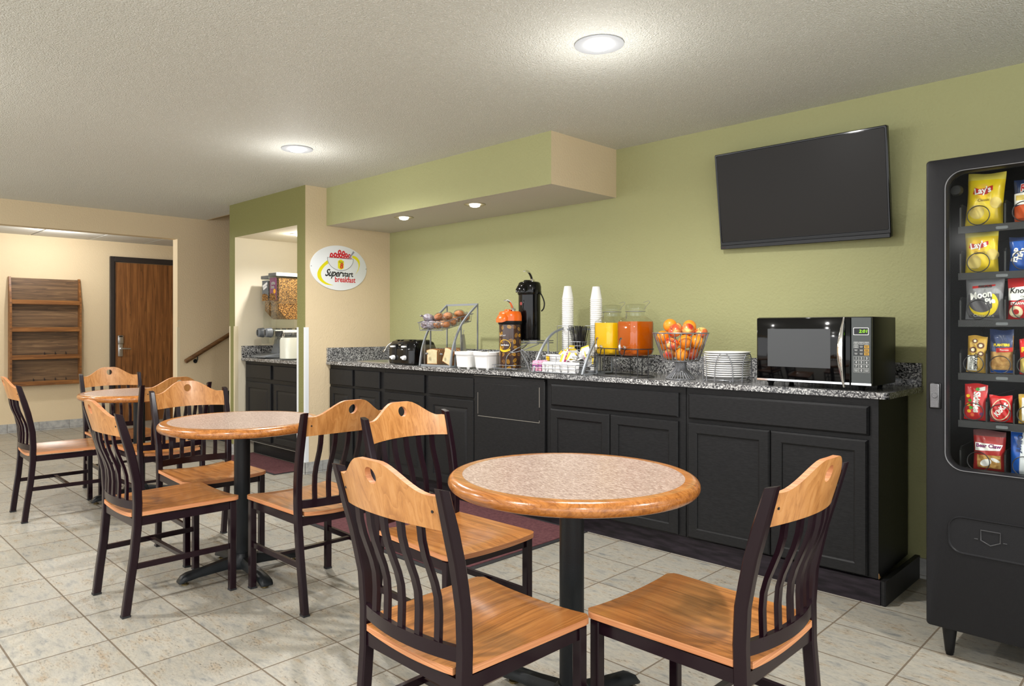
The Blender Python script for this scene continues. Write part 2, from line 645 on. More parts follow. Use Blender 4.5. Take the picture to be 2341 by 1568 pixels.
def text(body, size, m, parent, loc, rot=(PI / 2, 0, 0), align='CENTER', shear=0., bold=0., extrude=.0002, sx=1., fn=None,
         name='lettering', space=1.):
    cu = bpy.data.curves.new('txt', 'FONT')
    cu.body = body
    cu.size = size
    cu.align_x = align
    cu.align_y = 'CENTER'
    cu.shear = shear
    cu.offset = bold
    cu.extrude = extrude
    cu.space_character = space
    cu.resolution_u = 3
    t = bpy.data.objects.new('txt', cu)
    COL.objects.link(t)
    bpy.context.view_layer.update()
    me = bpy.data.meshes.new_from_object(t.evaluated_get(bpy.context.evaluated_depsgraph_get()))
    bpy.data.objects.remove(t)
    bpy.data.curves.remove(cu)
    MM = Matrix.Translation(loc) @ Euler(rot).to_matrix().to_4x4()
    if fn:
        tb_ = bmesh.new()
        tb_.from_mesh(me)
        bmesh.ops.triangulate(tb_, faces=tb_.faces[:])
        for _ in range(3):
            le = [e for e in tb_.edges if e.calc_length() > .0055]
            if not le:
                break
            bmesh.ops.subdivide_edges(tb_, edges=le, cuts=1)
            bmesh.ops.triangulate(tb_, faces=tb_.faces[:])
        tb_.to_mesh(me)
        tb_.free()
    for v in me.vertices:
        v.co.x *= sx
        v.co = MM @ v.co
        if fn:
            v.co = fn(v.co)
    me.materials.clear()
    me.materials.append(m)
    me.name = name
    o = bpy.data.objects.new(name, me)
    COL.objects.link(o)
    o.parent = parent
    return o


def arc(c, r, a0, a1, n=12, plane='xy'):
    out = []
    for k in range(n + 1):
        a = a0 + (a1 - a0) * k / n
        u, v = r * math.cos(a), r * math.sin(a)
        out.append({'xy': (c[0] + u, c[1] + v, c[2]), 'xz': (c[0] + u, c[1], c[2] + v), 'yz': (c[0], c[1] + u, c[2] + v)}[plane])
    return out


# ================================================================== ROOM SHELL
def bbox6(mb, x0, x1, y0, y1, z0, z1, base, **fm):
    """box with a material per side: keys xm xp ym yp zm zp"""
    v = {(i, j, k): mb.bm.verts.new(((x0, x1)[i], (y0, y1)[j], (z0, z1)[k])) for i in (0, 1) for j in (0, 1) for k in (0, 1)}
    F = {'xm': [(0, 0, 0), (0, 0, 1), (0, 1, 1), (0, 1, 0)], 'xp': [(1, 0, 0), (1, 1, 0), (1, 1, 1), (1, 0, 1)],
         'ym': [(0, 0, 0), (1, 0, 0), (1, 0, 1), (0, 0, 1)], 'yp': [(0, 1, 0), (0, 1, 1), (1, 1, 1), (1, 1, 0)],
         'zm': [(0, 0, 0), (0, 1, 0), (1, 1, 0), (1, 0, 0)], 'zp': [(0, 0, 1), (1, 0, 1), (1, 1, 1), (0, 1, 1)]}
    for k, q in F.items():
        mb.use(fm.get(k, base))
        f = mb.bm.faces.new([v[i] for i in q])
        f.material_index = mb.mi
    return mb


b = MB()
b.box(-11, 3.2, -4.2, 6, -.08, 0)
struct(b.build('floor', M_TILE, smooth=False))
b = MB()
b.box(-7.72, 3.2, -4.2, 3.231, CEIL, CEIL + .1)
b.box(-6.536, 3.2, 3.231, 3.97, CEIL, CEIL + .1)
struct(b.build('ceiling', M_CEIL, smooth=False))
b = MB()
bbox6(b, -6.536, 1.6, 3.85, 3.97, 0, CEIL, M_GREEN)
struct(b.build('wall_back', smooth=False))
# green wall around the cereal niche, with its cream inner faces and cream end
WX0, WX1, WY = -6.536, -5.156, 3.004
OX0, OX1 = -6.423, -5.285
b = MB()
bbox6(b, WX0, OX0, WY, 3.85, 0, CEIL, M_CREAM2, ym=M_GREEN2, xm=M_CREAM)
bbox6(b, OX1, WX1, WY, 3.85, 0, CEIL, M_CREAM2, ym=M_GREEN2, xp=M_CREAM)
bbox6(b, OX0, OX1, WY, 3.12, 2.03, CEIL, M_CREAM2, ym=M_GREEN2)
bbox6(b, OX0, OX1, 3.12, 3.85, 2.03, 2.1, M_CREAM2)
bbox6(b, OX0, OX1, 3.838, 3.85, 0, 2.03, M_CREAM2)
struct(b.build('wall_niche', smooth=False))
b = MB()
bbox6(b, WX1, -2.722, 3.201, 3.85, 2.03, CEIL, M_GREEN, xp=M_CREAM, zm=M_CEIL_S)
struct(b.build('ceiling_soffit', smooth=False))
# end wall with the wide opening to the corridor, running on beside the stairs
b = MB()
bbox6(b, -7.72, -7.6, 2.929, 5.6, 0, 3.4, M_CREAM)
bbox6(b, -7.72, -7.6, -4.2, 2.929, 2.113, 2.45, M_CREAM)
struct(b.build('wall_left', smooth=False))
b = MB()
bbox6(b, -9.62, -9.5, -4.2, 4.6, 0, 2.5, M_CREAM)
bbox6(b, -9.5, -7.72, 4.5, 4.6, 0, 2.5, M_CREAM)
struct(b.build('wall_corridor', smooth=False))
b = MB()
bbox6(b, -6.56, -6.536, 3.231, 5.6, 0, 3.4, M_CREAM)
bbox6(b, -7.6, -6.56, 5.5, 5.6, 0, 3.4, M_CREAM)
bbox6(b, -7.6, -6.536, 3.231, 3.251, CEIL, 3.4, M_CREAM)
bbox6(b, -7.6, -6.536, 3.231, 5.6, 3.4, 3.45, M_CREAM)
struct(b.build('wall_stairwell', smooth=False))
# dropped tile ceiling of the corridor
M_ACT = mat('acoustic_tile', (206, 204, 196), .9, bump=(260, .002, 4))
M_TEE = mat('dark_ceiling_gap', (40, 35, 28), .8)
b = MB()
y = -4.0
ys = [1.394 + .6085 * k for k in range(-8, 6)]
b.use(M_ACT)
for i in range(len(ys) - 1):
    for x0, x1 in ((-9.5, -8.94), (-8.935, -8.34), (-8.335, -7.72)):
        b.box(x0, x1, ys[i] + .009, ys[i + 1] - .009, 2.243, 2.27)
b.use(M_TEE)
b.box(-9.5, -7.72, -4.2, 4.5, 2.255, 2.3)
struct(b.build('ceiling_corridor', smooth=False))
# stairs rising behind the niche wall
b = MB()
M_STAIR = mat('dark_stair_carpet', (40, 38, 38), .95)
for k in range(9):
    b.box(-7.58, -6.56, 3.26 + .26 * k, 5.5, .18 * k, .18 * (k + 1))
st = b.build('stair_steps', M_STAIR, smooth=False)
tag(struct(st), 'dark carpeted steps rising behind the green niche wall', 'stairs')
b = MB()
b.prism([(3.03, 0), (3.03, .19), (5.5, 1.86), (5.5, 0)], -7.6, -7.582, 'yz')
struct(b.build('trim_9', M_DFRAME, smooth=False))


def base_tiles(name, p0, p1, nrm, h=.095, first=.1, L=.3095):
    p0, p1, nrm = Vector(p0), Vector(p1), Vector(nrm)
    d = (p1 - p0)
    n = d.length
    d.normalize()
    bb = MB()
    s = -L + first
    while s < n:
        a, c = max(s + .002, 0), min(s + L - .002, n)
        if c > a:
            for z0, z1 in ((.0, .014), (.017, h)):
                q = [p0 + d * a, p0 + d * c, p0 + d * c + nrm * .01, p0 + d * a + nrm * .01]
                bb.use(M_BASET)
                bb.prism([(v.x, v.y) for v in q], z0, z1)
        s += L
    q = [p0, p1, p1 + nrm * .007, p0 + nrm * .007]
    bb.use(M_GROUT)
    bb.prism([(v.x, v.y) for v in q], 0, h - .002)
    return struct(bb.build(name, smooth=False))


base_tiles('baseboard_back', (-.98, 3.85), (1.2, 3.85), (0, -1))
base_tiles('baseboard_niche', (-5.156, 3.0), (-5.156, 3.32), (1, 0), first=.16)
base_tiles('baseboard_pillar', (-5.285, 3.004), (-5.152, 3.004), (0, -1), first=.2)
base_tiles('baseboard_jamb', (-6.54, 3.004), (-6.423, 3.004), (0, -1), first=.2)
base_tiles('baseboard_corridor', (-9.5, -3.5), (-9.5, 2.80), (1, 0), h=.1, first=.02)
base_tiles('baseboard_left', (-7.6, 2.929), (-7.6, 3.2), (1, 0), first=.2)

# corner guards on the niche opening and pillar
M_GUARDW = mat('white_corner_guard', (226, 230, 234), .35)
M_GUARDC = mat('cream_corner_guard', (214, 202, 172), .4)
n = 1
for (x, sx, m, z1) in ((WX0, 1, M_GUARDC, 1.2), (OX0, -1, M_GUARDC, 1.2), (OX1, 1, M_GUARDW, 1.19), (WX1, -1, M_GUARDW, 1.19)):
    b = MB()
    b.box(min(x, x + sx * .022), max(x, x + sx * .022), WY - .0025, WY, .096, z1)
    b.box(min(x, x - sx * .0025), max(x, x - sx * .0025), WY - .0025, WY + .03, .096, z1)
    struct(b.build('trim_%d' % n, m, smooth=False))
    n += 1
b = MB()
b.box(-7.6, -7.598, 2.929, 2.955, .1, 1.19)
b.box(-7.63, -7.598, 2.926, 2.929, .1, 1.19)
struct(b.build('trim_5', M_GUARDC, smooth=False))

# ---------------- corridor door
d = thing('door_1', 'brown oak veneer door with dark frame and lever lock in corridor', 'door', (-9.5, 2.84, 0))
d['kind'] = 'structure'
b = MB()
b.box(0, .045, 0, .045, 0, 2.06, .004)
b.box(0, .045, 1.0, 1.045, 0, 2.06, .004)
b.box(0, .045, .045, 1.0, 1.995, 2.06, .004)
b.box(0, .03, .045, .06, 0, 1.995)
b.box(0, .03, .985, 1.0, 0, 1.995)
b.build('door_frame', M_DFRAME, d)
b = MB()
b.box(.004, .02, .06, .985, .01, 1.99, .002)
leaf = b.build('door_leaf', M_DOORW, d)
lk = MB()
lk.use(M_STEEL).box(.02, .045, .085, .15, .985, 1.09, .008, 2)
lk.box(.02, .035, .09, .145, .83, .985, .006, 2)
lk.use(M_BLACKPL).box(.043, .048, .097, .138, 1.07, 1.084, .001)
lockp = lk.build('electronic_lock', None, d)
lk = MB()
lk.lathe([(0, 0), (.016, 0), (.016, .02), (.009, .025), (.009, .05), (0, .05)], 16, (.035, .118, .925), 'x')
lk.tube([(.078, .115, .925), (.08, .14, .927), (.078, .19, .925), (.074, .225, .922)], [.011, .010, .009, .007], 10)
lk.build('lever_handle', M_STEEL, d)

# ---------------- wall rack in corridor
rk = thing('wall_rack', 'brown wooden brochure rack with four ledges hung on the corridor wall', 'rack', (-9.5, 1.79, .525))
b = MB()
b.box(0, .012, .02, .70, .0, 1.225)
b.build('back_board', M_RACKW, rk)
for yy in (0, .70):
    b = MB()
    b.prism([(.0, .0), (.095, .02), (.095, .94), (.035, 1.235), (0, 1.235)], yy, yy + .02, 'xz')
    b.build('side_panel', M_RACKE, rk)
for z, dd in ((.0, .095), (.30, .095), (.615, .095), (.925, .095)):
    b = MB()
    b.box(.012, dd - .01, .02, .70, z, z + .014)
    b.box(dd - .014, dd, .02, .70, z, z + .05, .002)
    b.build('ledge', M_RACKE, rk)
for z, ysx in ((.35, (.35, .46, .57)), (.05, (.24, .35, .46, .57))):
    for yy in ysx:
        pg = MB()
        pg.prism([(.012, z), (.05, z), (.012, z + .03)], yy, yy + .006, 'xz')
        pg.build('divider_peg', M_DFRAME, rk)

# ---------------- handrail
hr = thing('handrail', 'round wooden handrail sloping up the cream wall on a bracket', 'handrail', (-7.54, 2.985, .83))
b = MB()
b.tube([(0, 0, 0), (0, .004, .002), (0, .9, .527)], [.016, .023, .023], 14)
b.build('rail', M_RAILW, hr)
b = MB()
b.tube([(-.06, .13, .0), (-.03, .13, -.005), (0, .13, .02), (0, .13, .062)], .006, 8)
b.lathe([(0, 0), (.022, 0), (.022, .006), (0, .006)], 14, (-.06, .13, .0), 'x')
b.build('bracket', M_IRON, hr)

# ---------------- recessed ceiling lights
def make_light(r, big, label, loc, grp):
    t = thing('ceiling_light', label, 'ceiling light', loc, 0, grp)
    bb = MB()
    rb = r * .48
    if big:
        bb.lathe([(r, 0), (r, -.004), (r * .93, -.006), (r * .6, -.001), (rb, .004), (rb, .012)], 40)
    else:
        bb.lathe([(r, 0), (r, -.003), (r * .95, -.004), (r * .62, -.001), (rb * 1.05, .004), (rb, .012)], 40)
    bb.build('trim_ring', M_TRIMW if big else mat('beige_lamp_trim', (172, 162, 132), .4), t)
    bb = MB()
    bb.lathe([(rb, .01), (rb, -.006), (rb * .9, -.014), (rb * .5, -.019), (0, -.02)], 32)
    bb.build('lamp_lens', M_BULB, t)
    return t


l1 = make_light(.1, True, 'round white downlight nearest the television in popcorn ceiling', (-1.754, 2.362, CEIL - .001), 'popcorn ceiling downlights')
l2 = dup(l1, (-4.151, 2.359, CEIL - .001), 0, 'round white downlight in popcorn ceiling beside the niche wall')
l3 = make_light(.075, False, 'small beige-rimmed downlight under green soffit, closer to its end', (-3.542, 3.363, 2.0295), 'soffit downlights')
l4 = dup(l3, (-4.34, 3.373, 2.0295), 0, 'small beige-rimmed downlight under green soffit above the toaster')
l5 = dup(l3, (-5.79, 3.305, 2.0295), 0, 'small downlight in the cream niche above the cereal dispenser', 'niche downlight')
for x, y in LAMPS:
    lamp_light(x, y, CEIL - .045, LAMP_W, .04, spot=165)
for i, (x, y) in enumerate(LAMPS):
    lamp_light(x, y, CEIL - .28, 4.6 if i < 2 else 9., .03)
for x, y, z, w in ((-3.542, 3.363, 2.0, 5.), (-4.34, 3.373, 2.0, 5.), (-5.79, 3.305, 1.985, 40.)):
    lamp_light(x, y, z, w, .03, spot=150)
lamp_light(-5.79, 3.305, 1.985, 3., .03)
lamp_light(-8.6, 2.1, 2.15, 30.)
lamp_light(-8.6, -.4, 2.15, 30.)


# ================================================================== CHAIRS
def smooth01(t):
    t = max(0., min(1., t))
    return t * t * (3 - 2 * t)


POST = [(.182, -.227, 0.), (.184, -.213, .12), (.186, -.196, .24), (.188, -.185, .36), (.190, -.183, .46), (.192, -.188, .55),
        (.195, -.2, .61), (.197, -.213, .67), (.2, -.233, .74), (.203, -.262, .838)]


def make_chair():
    t = thing('dining_chair', '', 'chair')
    # legs: back posts run up to the crest, front legs straight
    for s in (-1, 1):
        b = MB()
        rings = []
        for i, (x, y, z) in enumerate(POST):
            w, dpt = .014, .0165
            if i == len(POST) - 1:
                w, dpt = .0125, .015
            k = .004
            pr = [(-w, -dpt + k), (-w + k, -dpt), (w - k, -dpt), (w, -dpt + k), (w, dpt - k), (w - k, dpt), (-w + k, dpt), (-w, dpt - k)]
            rings.append([(s * x + a, y + c, z + (-.004 * (c / dpt) if i == len(POST) - 1 else 0) + (.006 if z == 0. else 0)) for a, c in pr])
        b.use(M_MAROON).loft(rings)
        b.use(M_RUBBER).box(s * .182 - .0145, s * .182 + .0145, -.227 - .017, -.227 + .017, 0, .008)
        b.build('leg', None, t, angle=30)
        b = MB()
        b.use(M_MAROON).box(s * .196 - .0145, s * .196 + .0145, .223 - .0145, .223 + .0145, .006, .404, .003)
        b.use(M_RUBBER).box(s * .196 - .0148, s * .196 + .0148, .223 - .0148, .223 + .0148, 0, .008)
        b.build('leg', None, t, angle=30)
    # apron under the seat
    b = MB()
    for s in (-1, 1):
        b.tube([(s * .188, -.175, .385), (s * .195, .215, .385)], 0, flat=(.016, .034))
    b.tube([(-.19, .218, .385), (.19, .218, .385)], 0, flat=(.016, .034))
    b.tube([(-.186, -.183, .378), (.186, -.183, .378)], 0, flat=(.022, .034))
    b.build('seat_frame', M_MAROON, t, angle=30)
    # stretchers
    for s in (-1, 1):
        b = MB()
        b.tube([(s * .186, -.197, .2), (s * .195, .215, .2)], 0, flat=(.014, .022))
        b.build('stretcher', M_MAROON, t, angle=30)
    b = MB()
    b.tube([(-.188, .01, .2), (.188, .01, .2)], 0, flat=(.02, .014))
    b.build('stretcher', M_MAROON, t, angle=30)
    # lower back rail, bowed backwards
    b = MB()
    pts = [(u, -.186 - .03 * (1 - (u / .19) ** 2), .452) for u in [-.186 + .372 * k / 12 for k in range(13)]]
    b.tube(pts, 0, flat=(.014, .034))
    b.build('lower_rail', M_MAROON, t, angle=30)
    # spindles
    for u in (-.122, -.061, 0, .061, .122):
        bow = 1 - (u / .19) ** 2
        y0, y1 = -.186 - .03 * bow, -.236 - .034 * bow
        prof = [(.462, 0), (.49, -.02), (.53, -.04), (.57, .02), (.605, .2), (.64, .46), (.675, .72), (.71, .9), (.75, 1.)]
        b = MB()
        b.tube([(u, y0 + (y1 - y0) * f, z) for z, f in prof], 0, flat=(.019, .011))
        b.build('spindle', M_MAROON, t, angle=60)
    # crest rail with hump and hole
    hc, hr_ = .846, .0205

    def top(u):
        return .822 + .062 * smooth01((1 - abs(u) / .188 - .1) / .72)

    def bot(u):
        return .741 + .006 * (1 - (u / .188) ** 2)
    us = sorted(set([round(-.188 + .376 * k / 28, 5) for k in range(29)] + [round(hr_ * math.sin(PI / 2 * k / 7), 5) for k in range(-7, 8)]))
    us = [u for u in us if not (hr_ < abs(u) < hr_ + .004)]
    quads = []
    for u0, u1 in zip(us[:-1], us[1:]):
        if abs((u0 + u1) / 2) < hr_:
            h0 = math.sqrt(max(0, hr_ ** 2 - u0 ** 2))
            h1 = math.sqrt(max(0, hr_ ** 2 - u1 ** 2))
            quads.append([(u0, bot(u0)), (u1, bot(u1)), (u1, hc - h1), (u0, hc - h0)])
            quads.append([(u0, hc + h0), (u1, hc + h1), (u1, top(u1)), (u0, top(u0))])
        else:
            if abs(u0) >= hr_ and abs(u1) >= hr_:
                m0 = hc
                # keep the seam vertex at the tip of the hole
                q = [(u0, bot(u0)), (u1, bot(u1))]
                if abs(abs(u1) - hr_) < 1e-5:
                    q.append((u1, hc))
                q += [(u1, top(u1)), (u0, top(u0))]
                if abs(abs(u0) - hr_) < 1e-5:
                    q.append((u0, hc))
                quads.append(q)

    def cf(u, v, d):
        y = -.234 - .034 * (1 - (u / .188) ** 2) - (v - .74) * .29
        return (u, y + .008 - .016 * d, v)
    b = MB()
    b.use(M_CREST)
    side = b.slab(quads, cf, 1.)
    b.use(M_PLY)
    for f in side:
        f.material_index = b.mi
    b.build('crest_rail', None, t, angle=40)
    for s in (-1, 1):
        b = MB()
        p = cf(s * .17, .785, 1.)
        b.lathe([(0, -.0025), (.0035, -.0025), (.0035, 0)], 10, (p[0], p[1] + .001, p[2]), 'y')
        b.build('screw', M_INK, t)
    # seat: dished plywood
    b = MB()
    ny, nx = 26, 16

    def halfw(y):
        w = .2 + .018 * (y + .17) / .42
        if y < -.168:
            w = .168
        d = y - (.254 - .03)
        if d > 0:
            w = w - .03 + math.sqrt(max(0, .03 ** 2 - d * d))
        return w

    def sz(x, y):
        xx = min(1., abs(x) / .2)
        dish = .016 * (1 - xx ** 2) * (.35 + .65 * smooth01((.2 - y) / .25))
        edge = .004 * smooth01((y - .2) / .05)
        return .425 - dish - edge * (1 - xx ** 3)
    ys_ = [-.2, -.169, -.1679] + [-.1679 + (.254 + .1679) * (k / ny) ** .92 for k in range(1, ny + 1)]
    ys_ = [y for y in ys_ if y < .2535] + [.2525, .254]
    rows = []
    for y in ys_:
        w = halfw(y)
        rows.append([(w * (2 * k / nx - 1), y) for k in range(nx + 1)])
    quads = []
    vt = [[b.bm.verts.new((x, y, sz(x, y))) for x, y in r] for r in rows]
    vb = [[b.bm.verts.new((x, y, sz(x, y) - .017)) for x, y in r] for r in rows]
    b.use(M_SEAT)
    for i in range(len(rows) - 1):
        for j in range(nx):
            f = b.bm.faces.new((vt[i][j], vt[i][j + 1], vt[i + 1][j + 1], vt[i + 1][j]))
            f.material_index = b.mi
            f = b.bm.faces.new((vb[i][j], vb[i + 1][j], vb[i + 1][j + 1], vb[i][j + 1]))
            f.material_index = b.mi
    b.use(M_PLY)
    bd = [(i, 0) for i in range(len(rows))] + [(len(rows) - 1, j) for j in range(1, nx + 1)] + [(i, nx) for i in range(len(rows) - 2, -1, -1)] + [(0, j) for j in range(nx - 1, 0, -1)]
    for (i, j), (k, l) in zip(bd, bd[1:] + bd[:1]):
        f = b.bm.faces.new((vt[i][j], vt[k][l], vb[k][l], vb[i][j]))
        f.material_index = b.mi
    b.build('seat', None, t, angle=45)
    return t


CH = [  # x, y, rotation, label, group
    (-1.373, 1.276, -.2, 'wood and dark metal chair in front of the largest-looking table, its back toward the camera', 'chairs at the near table'),
    (-.942, 1.757, 89.4, 'chair at the near table beside the cabinets end, its backrest by the vending machine side', 'chairs at the near table'),
    (-2.032, 1.793, -91.0, 'chair between the near and middle tables, its seat tucked under the near table', 'chairs at the near table'),
    (-2.853, 1.715, 89.0, 'chair of the middle table whose backrest overlaps the right edge of that table', 'chairs at the middle table'),
    (-3.317, 1.222, .8, 'chair in front of the middle table, seen side-on with its whole seat in view', 'chairs at the middle table'),
    (-3.799, 1.626, -91.3, 'chair behind the middle table, facing it, its lower back rail above its seat', 'chairs at the middle table'),
    (-5.245, 1.272, -1.7, 'chair closest to the wall rack, at the outer side of the far table', 'chairs at the far table'),
    (-5.642, 1.768, -91.3, 'chair behind the far table, its backrest rising in front of the brown door', 'chairs at the far table'),
    (-4.772, 1.738, 89.1, 'chair of the far table with its backrest mostly behind another chair backrest', 'chairs at the far table'),
]
ch0 = make_chair()
for i, (x, y, rz, lab, grp) in enumerate(CH):
    if i == 0:
        ch0.location = (x, y, 0)
        ch0.rotation_euler = (0, 0, R(rz))
        ch0['label'] = lab
        ch0['group'] = grp
    else:
        dup(ch0, (x, y, 0), R(rz), lab, grp)


# ================================================================== TABLES
def make_table():
    t = thing('round_table', '', 'table')
    zt = .742
    b = MB()
    b.lathe([(0, zt - .03), (.336, zt - .03), (.336, zt), (0, zt)], 96)
    b.build('laminate_top', M_LAM, t)
    b = MB()
    prof = [(.3355, zt)]
    rc, h = .3565, .0215
    for k in range(13):
        a = PI / 2 - PI * k / 12
        prof.append((rc + .0235 * math.cos(a), zt - h + h * math.sin(a)))
    prof += [(.3355, zt - 2 * h)]
    b.lathe(prof + [prof[0]], 96)
    b.build('edge_band', M_RIM, t, angle=60)
    b = MB()
    b.lathe([(0, zt - .03), (.0375, zt - .03), (.0375, .075), (.0, .075)], 32)
    b.build('pedestal', M_IRON, t)
    b = MB()
    b.lathe([(0, .03), (.06, .03), (.066, .05), (.055, .085), (.043, .1), (.0, .1)], 28)
    b.build('base_hub', M_IRON, t)
    for k in range(4):
        b = MB()
        rings = []
        for x, zb, ztp, w in ((.03, .035, .088, .03), (.09, .035, .078, .028), (.16, .03, .066, .025), (.22, .026, .058, .025), (.262, .02, .052, .027),
                              (.285, .016, .042, .028), (.297, .014, .026, .026), (.3, .013, .018, .022)):
            hh = ztp - zb
            rings.append([(x, -w, zb), (x, -w * 1.02, zb + hh * .6), (x, -w * .6, ztp), (x, w * .6, ztp), (x, w * 1.02, zb + hh * .6), (x, w, zb)])
        b.use(M_IRON).loft(rings)
        b.use(M_BRASS).lathe([(0, 0), (.016, 0), (.016, .006), (.007, .008), (.007, .022)], 14, (.268, 0, 0))
        b.build('foot', None, t, rot=(0, 0, k * PI / 2), angle=50)
    return t


tb0 = make_table()
tag(tb0, 'near round table with beige speckled top and oak rim on black pedestal', 'table', 'round oak-rimmed tables')
tb0.location = (-1.382, 1.722, 0)
tb0.rotation_euler = (0, 0, R(-5))
dup(tb0, (-3.318, 1.588, 0), R(-4), 'middle round table with beige speckled top, oak rim and black cross feet')
dup(tb0, (-5.26, 1.765, 0), R(-4), 'far round table with oak rim, in front of the corridor opening')

# ================================================================== MATS
b = MB()
b.box(-3.93, -2.55, 2.26, 3.325, .001, .006, .002)
b.use(M_RUBBER)
mm = thing('floor_mat', 'long maroon carpet mat in front of the black cabinets, partly under chairs', 'mat', (-3.24, 2.79, 0))
b.bm.free()
b = MB()
b.box(-.66, .66, -.505, .505, .001, .008, .002)
b.build('carpet', M_MAT, mm)
b = MB()
b.box(-.69, .69, -.535, .535, .0008, .004, .001)
b.build('rubber_edge', M_RUBBER, mm)
mn = thing('floor_mat', 'small maroon carpet mat on the floor inside the cereal niche', 'mat', (-5.9, 2.985, 0))
b = MB()
b.box(-.47, .58, -.16, .175, .001, .008, .002)
b.build('carpet', M_MAT, mn)
b = MB()
b.box(-.49, .6, -.18, .185, .0008, .004, .001)
b.build('rubber_edge', M_RUBBER, mn)

# ================================================================== CABINETS
RUN0 = Vector((-5.155, 3.215, 0))
RUNA = math.atan((3.337 - 3.215) / 4.165)
RUND = Vector((math.cos(RUNA), math.sin(RUNA), 0))
M_WORN = mat('worn_edge', (150, 145, 135), .7)


def door_mesh(w, h, style, z0=0.):
    b = MB()
    sw = .052
    t0, t1 = 0., .019

    def fr(x0, x1, z0_, z1_):
        b.box(x0, x1, t0, t1, z0_, z1_)
    b.use(M_BLACKP)
    # outer slab with eased edges, centre panel sunk into it
    outer = [(0, 0), (w, 0), (w, h), (0, h)]
    e = .005

    def rect(m):
        return [(m, m), (w - m, m), (w - m, h - m), (m, h - m)]
    if style == 'raised':
        loops = [(0, .019), (0, .006), (e, 0), (sw, 0), (sw + .003, .006), (sw + .010, .007), (sw + .03, .0015), (sw + .034, .001)]
    elif style == 'flat':
        loops = [(0, .019), (0, .007), (.007, 0), (sw - .004, 0), (sw + .002, .004), (sw + .004, .009)]
    else:
        loops = [(0, .019), (0, .008), (.009, 0)] if style == 'drawer' else [(0, .019), (0, .004), (.004, 0)]
    rings = [[(p[0], y, p[1]) for p in rect(m)] for m, y in loops]
    vr = [[b.bm.verts.new(p) for p in r] for r in rings]
    for i in range(len(vr) - 1):
        for j in range(4):
            k = (j + 1) % 4
            b.bm.faces.new((vr[i][j], vr[i][k], vr[i + 1][k], vr[i + 1][j]))
    b.bm.faces.new(vr[-1])
    b.bm.faces.new(list(reversed(vr[0])))
    for v in b.bm.verts:
        v.co.z += z0
    return b


def cabinet(s0, s1, label, doors, drawers, style, dstyle, depth, hollow=False):
    p = RUN0 + RUND * s0
    t = thing('base_cabinet', label, 'cabinet', p, RUNA, 'black base cabinets under the granite counter')
    w = s1 - s0
    b = MB()
    if hollow:
        b.box(.0005, w - .0005, .02, .04, .105, .881)
        b.box(.0005, w - .0005, depth - .01, depth, .105, .881)
        b.box(.0005, .012, .04, depth - .01, .105, .881)
        b.box(w - .012, w - .0005, .04, depth - .01, .105, .881)
        b.box(.012, w - .012, .04, depth - .01, .105, .12)
    else:
        b.box(0.0005, w - .0005, .02, depth, .105, .881, .001)
    b.build('body', M_BLACKP, t)
    for a, c in doors:
        b = door_mesh(c - a, .59, style, .11)
        b.build('door', None, t, (a - s0, 0, 0), angle=20)
    for a, c in drawers:
        b = door_mesh(c - a, .128, dstyle, .72)
        b.build('drawer', None, t, (a - s0, 0, 0), angle=20)
    return t


cabinet(.004, .737, 'black base cabinet with two narrow doors beside the cream pillar', [(.02, .337), (.372, .687)], [(.02, .337), (.372, .687)], 'raised', 'drawer2', .56, True)
cabinet(.738, 1.704, 'black base cabinet with two raised-panel doors below the bread rack', [(.742, 1.2), (1.248, 1.70)], [(.745, 1.203), (1.25, 1.701)], 'raised', 'drawer2', .54)
cabinet(2.316, 3.239, 'black base cabinet with one long drawer below the juice jars', [(2.351, 2.776), (2.781, 3.2)], [(2.357, 3.202)], 'flat', 'drawer', .51)
cE = cabinet(3.241, 4.146, 'widest-looking black base cabinet, below the microwave, with exposed side', [(3.255, 3.68), (3.684, 4.105)], [(3.259, 4.111)], 'flat', 'drawer', .49)
b = MB()
b.prism([(.0, .1055), (.028, .1055), (.0, .13)], 0, .03, 'yz')
for v in b.bm.verts:
    v.co.x = v.co.x * .0 + (.9055 if v.co.x > .01 else .904)
    v.co.y += .021
b.build('chipped_corner', mat('raw_wood_chip', (196, 150, 96), .7), cE)

# plain appliance panel between the cabinets
p = RUN0 + RUND * 1.706
t = thing('appliance_panel', 'plain black panel with an outlined rectangle between the cabinets', 'panel', p, RUNA)
b = MB()
b.box(.0, .602, .004, .03, .108, .872, .002)
b.box(.0, .609, .03, .5, .105, .881)
b.build('body', M_BLACKP, t)
b = MB()
b.box(.037, .562, .0025, .006, .607, .822, .001)
b.build('inset_plate', M_BLACKP, t)
b = MB()
for x0, x1, z0, z1 in ((.036, .563, .605, .6075), (.036, .038, .62, .76), (.561, .5635, .7, .822), (.561, .563, .607, .62), (.0, .33, .8715, .8735)):
    b.box(x0, x1, .0015, .005, z0, z1)
b.build('worn_edge', M_WORN, t)

b = MB()
b.box(-5.153, -1.0, 3.335, 3.352, 0.0, .103)
tk = b.build('toe_board', M_BLACKP2, smooth=False)
tag(tk, 'long black scuffed toe board on the floor under the cabinets', 'toe board')
b = MB()
b.prism([(-1.0, 3.34), (-.984, 3.336), (-.979, 3.34), (-.979, 3.846), (-1.0, 3.846)], 0, .106)
tk = b.build('toe_board', M_BLACKP, smooth=False)
tag(tk, 'short black board on the floor along the cabinets side end', 'toe board')

# countertop with splash and a cut-out for the sink
SK = (-4.96, -4.46, 3.35, 3.70)
CT0, CT1 = .883, .91


def yf(x):
    return 3.197 + (x + 5.155) * (3.330 - 3.197) / 4.165


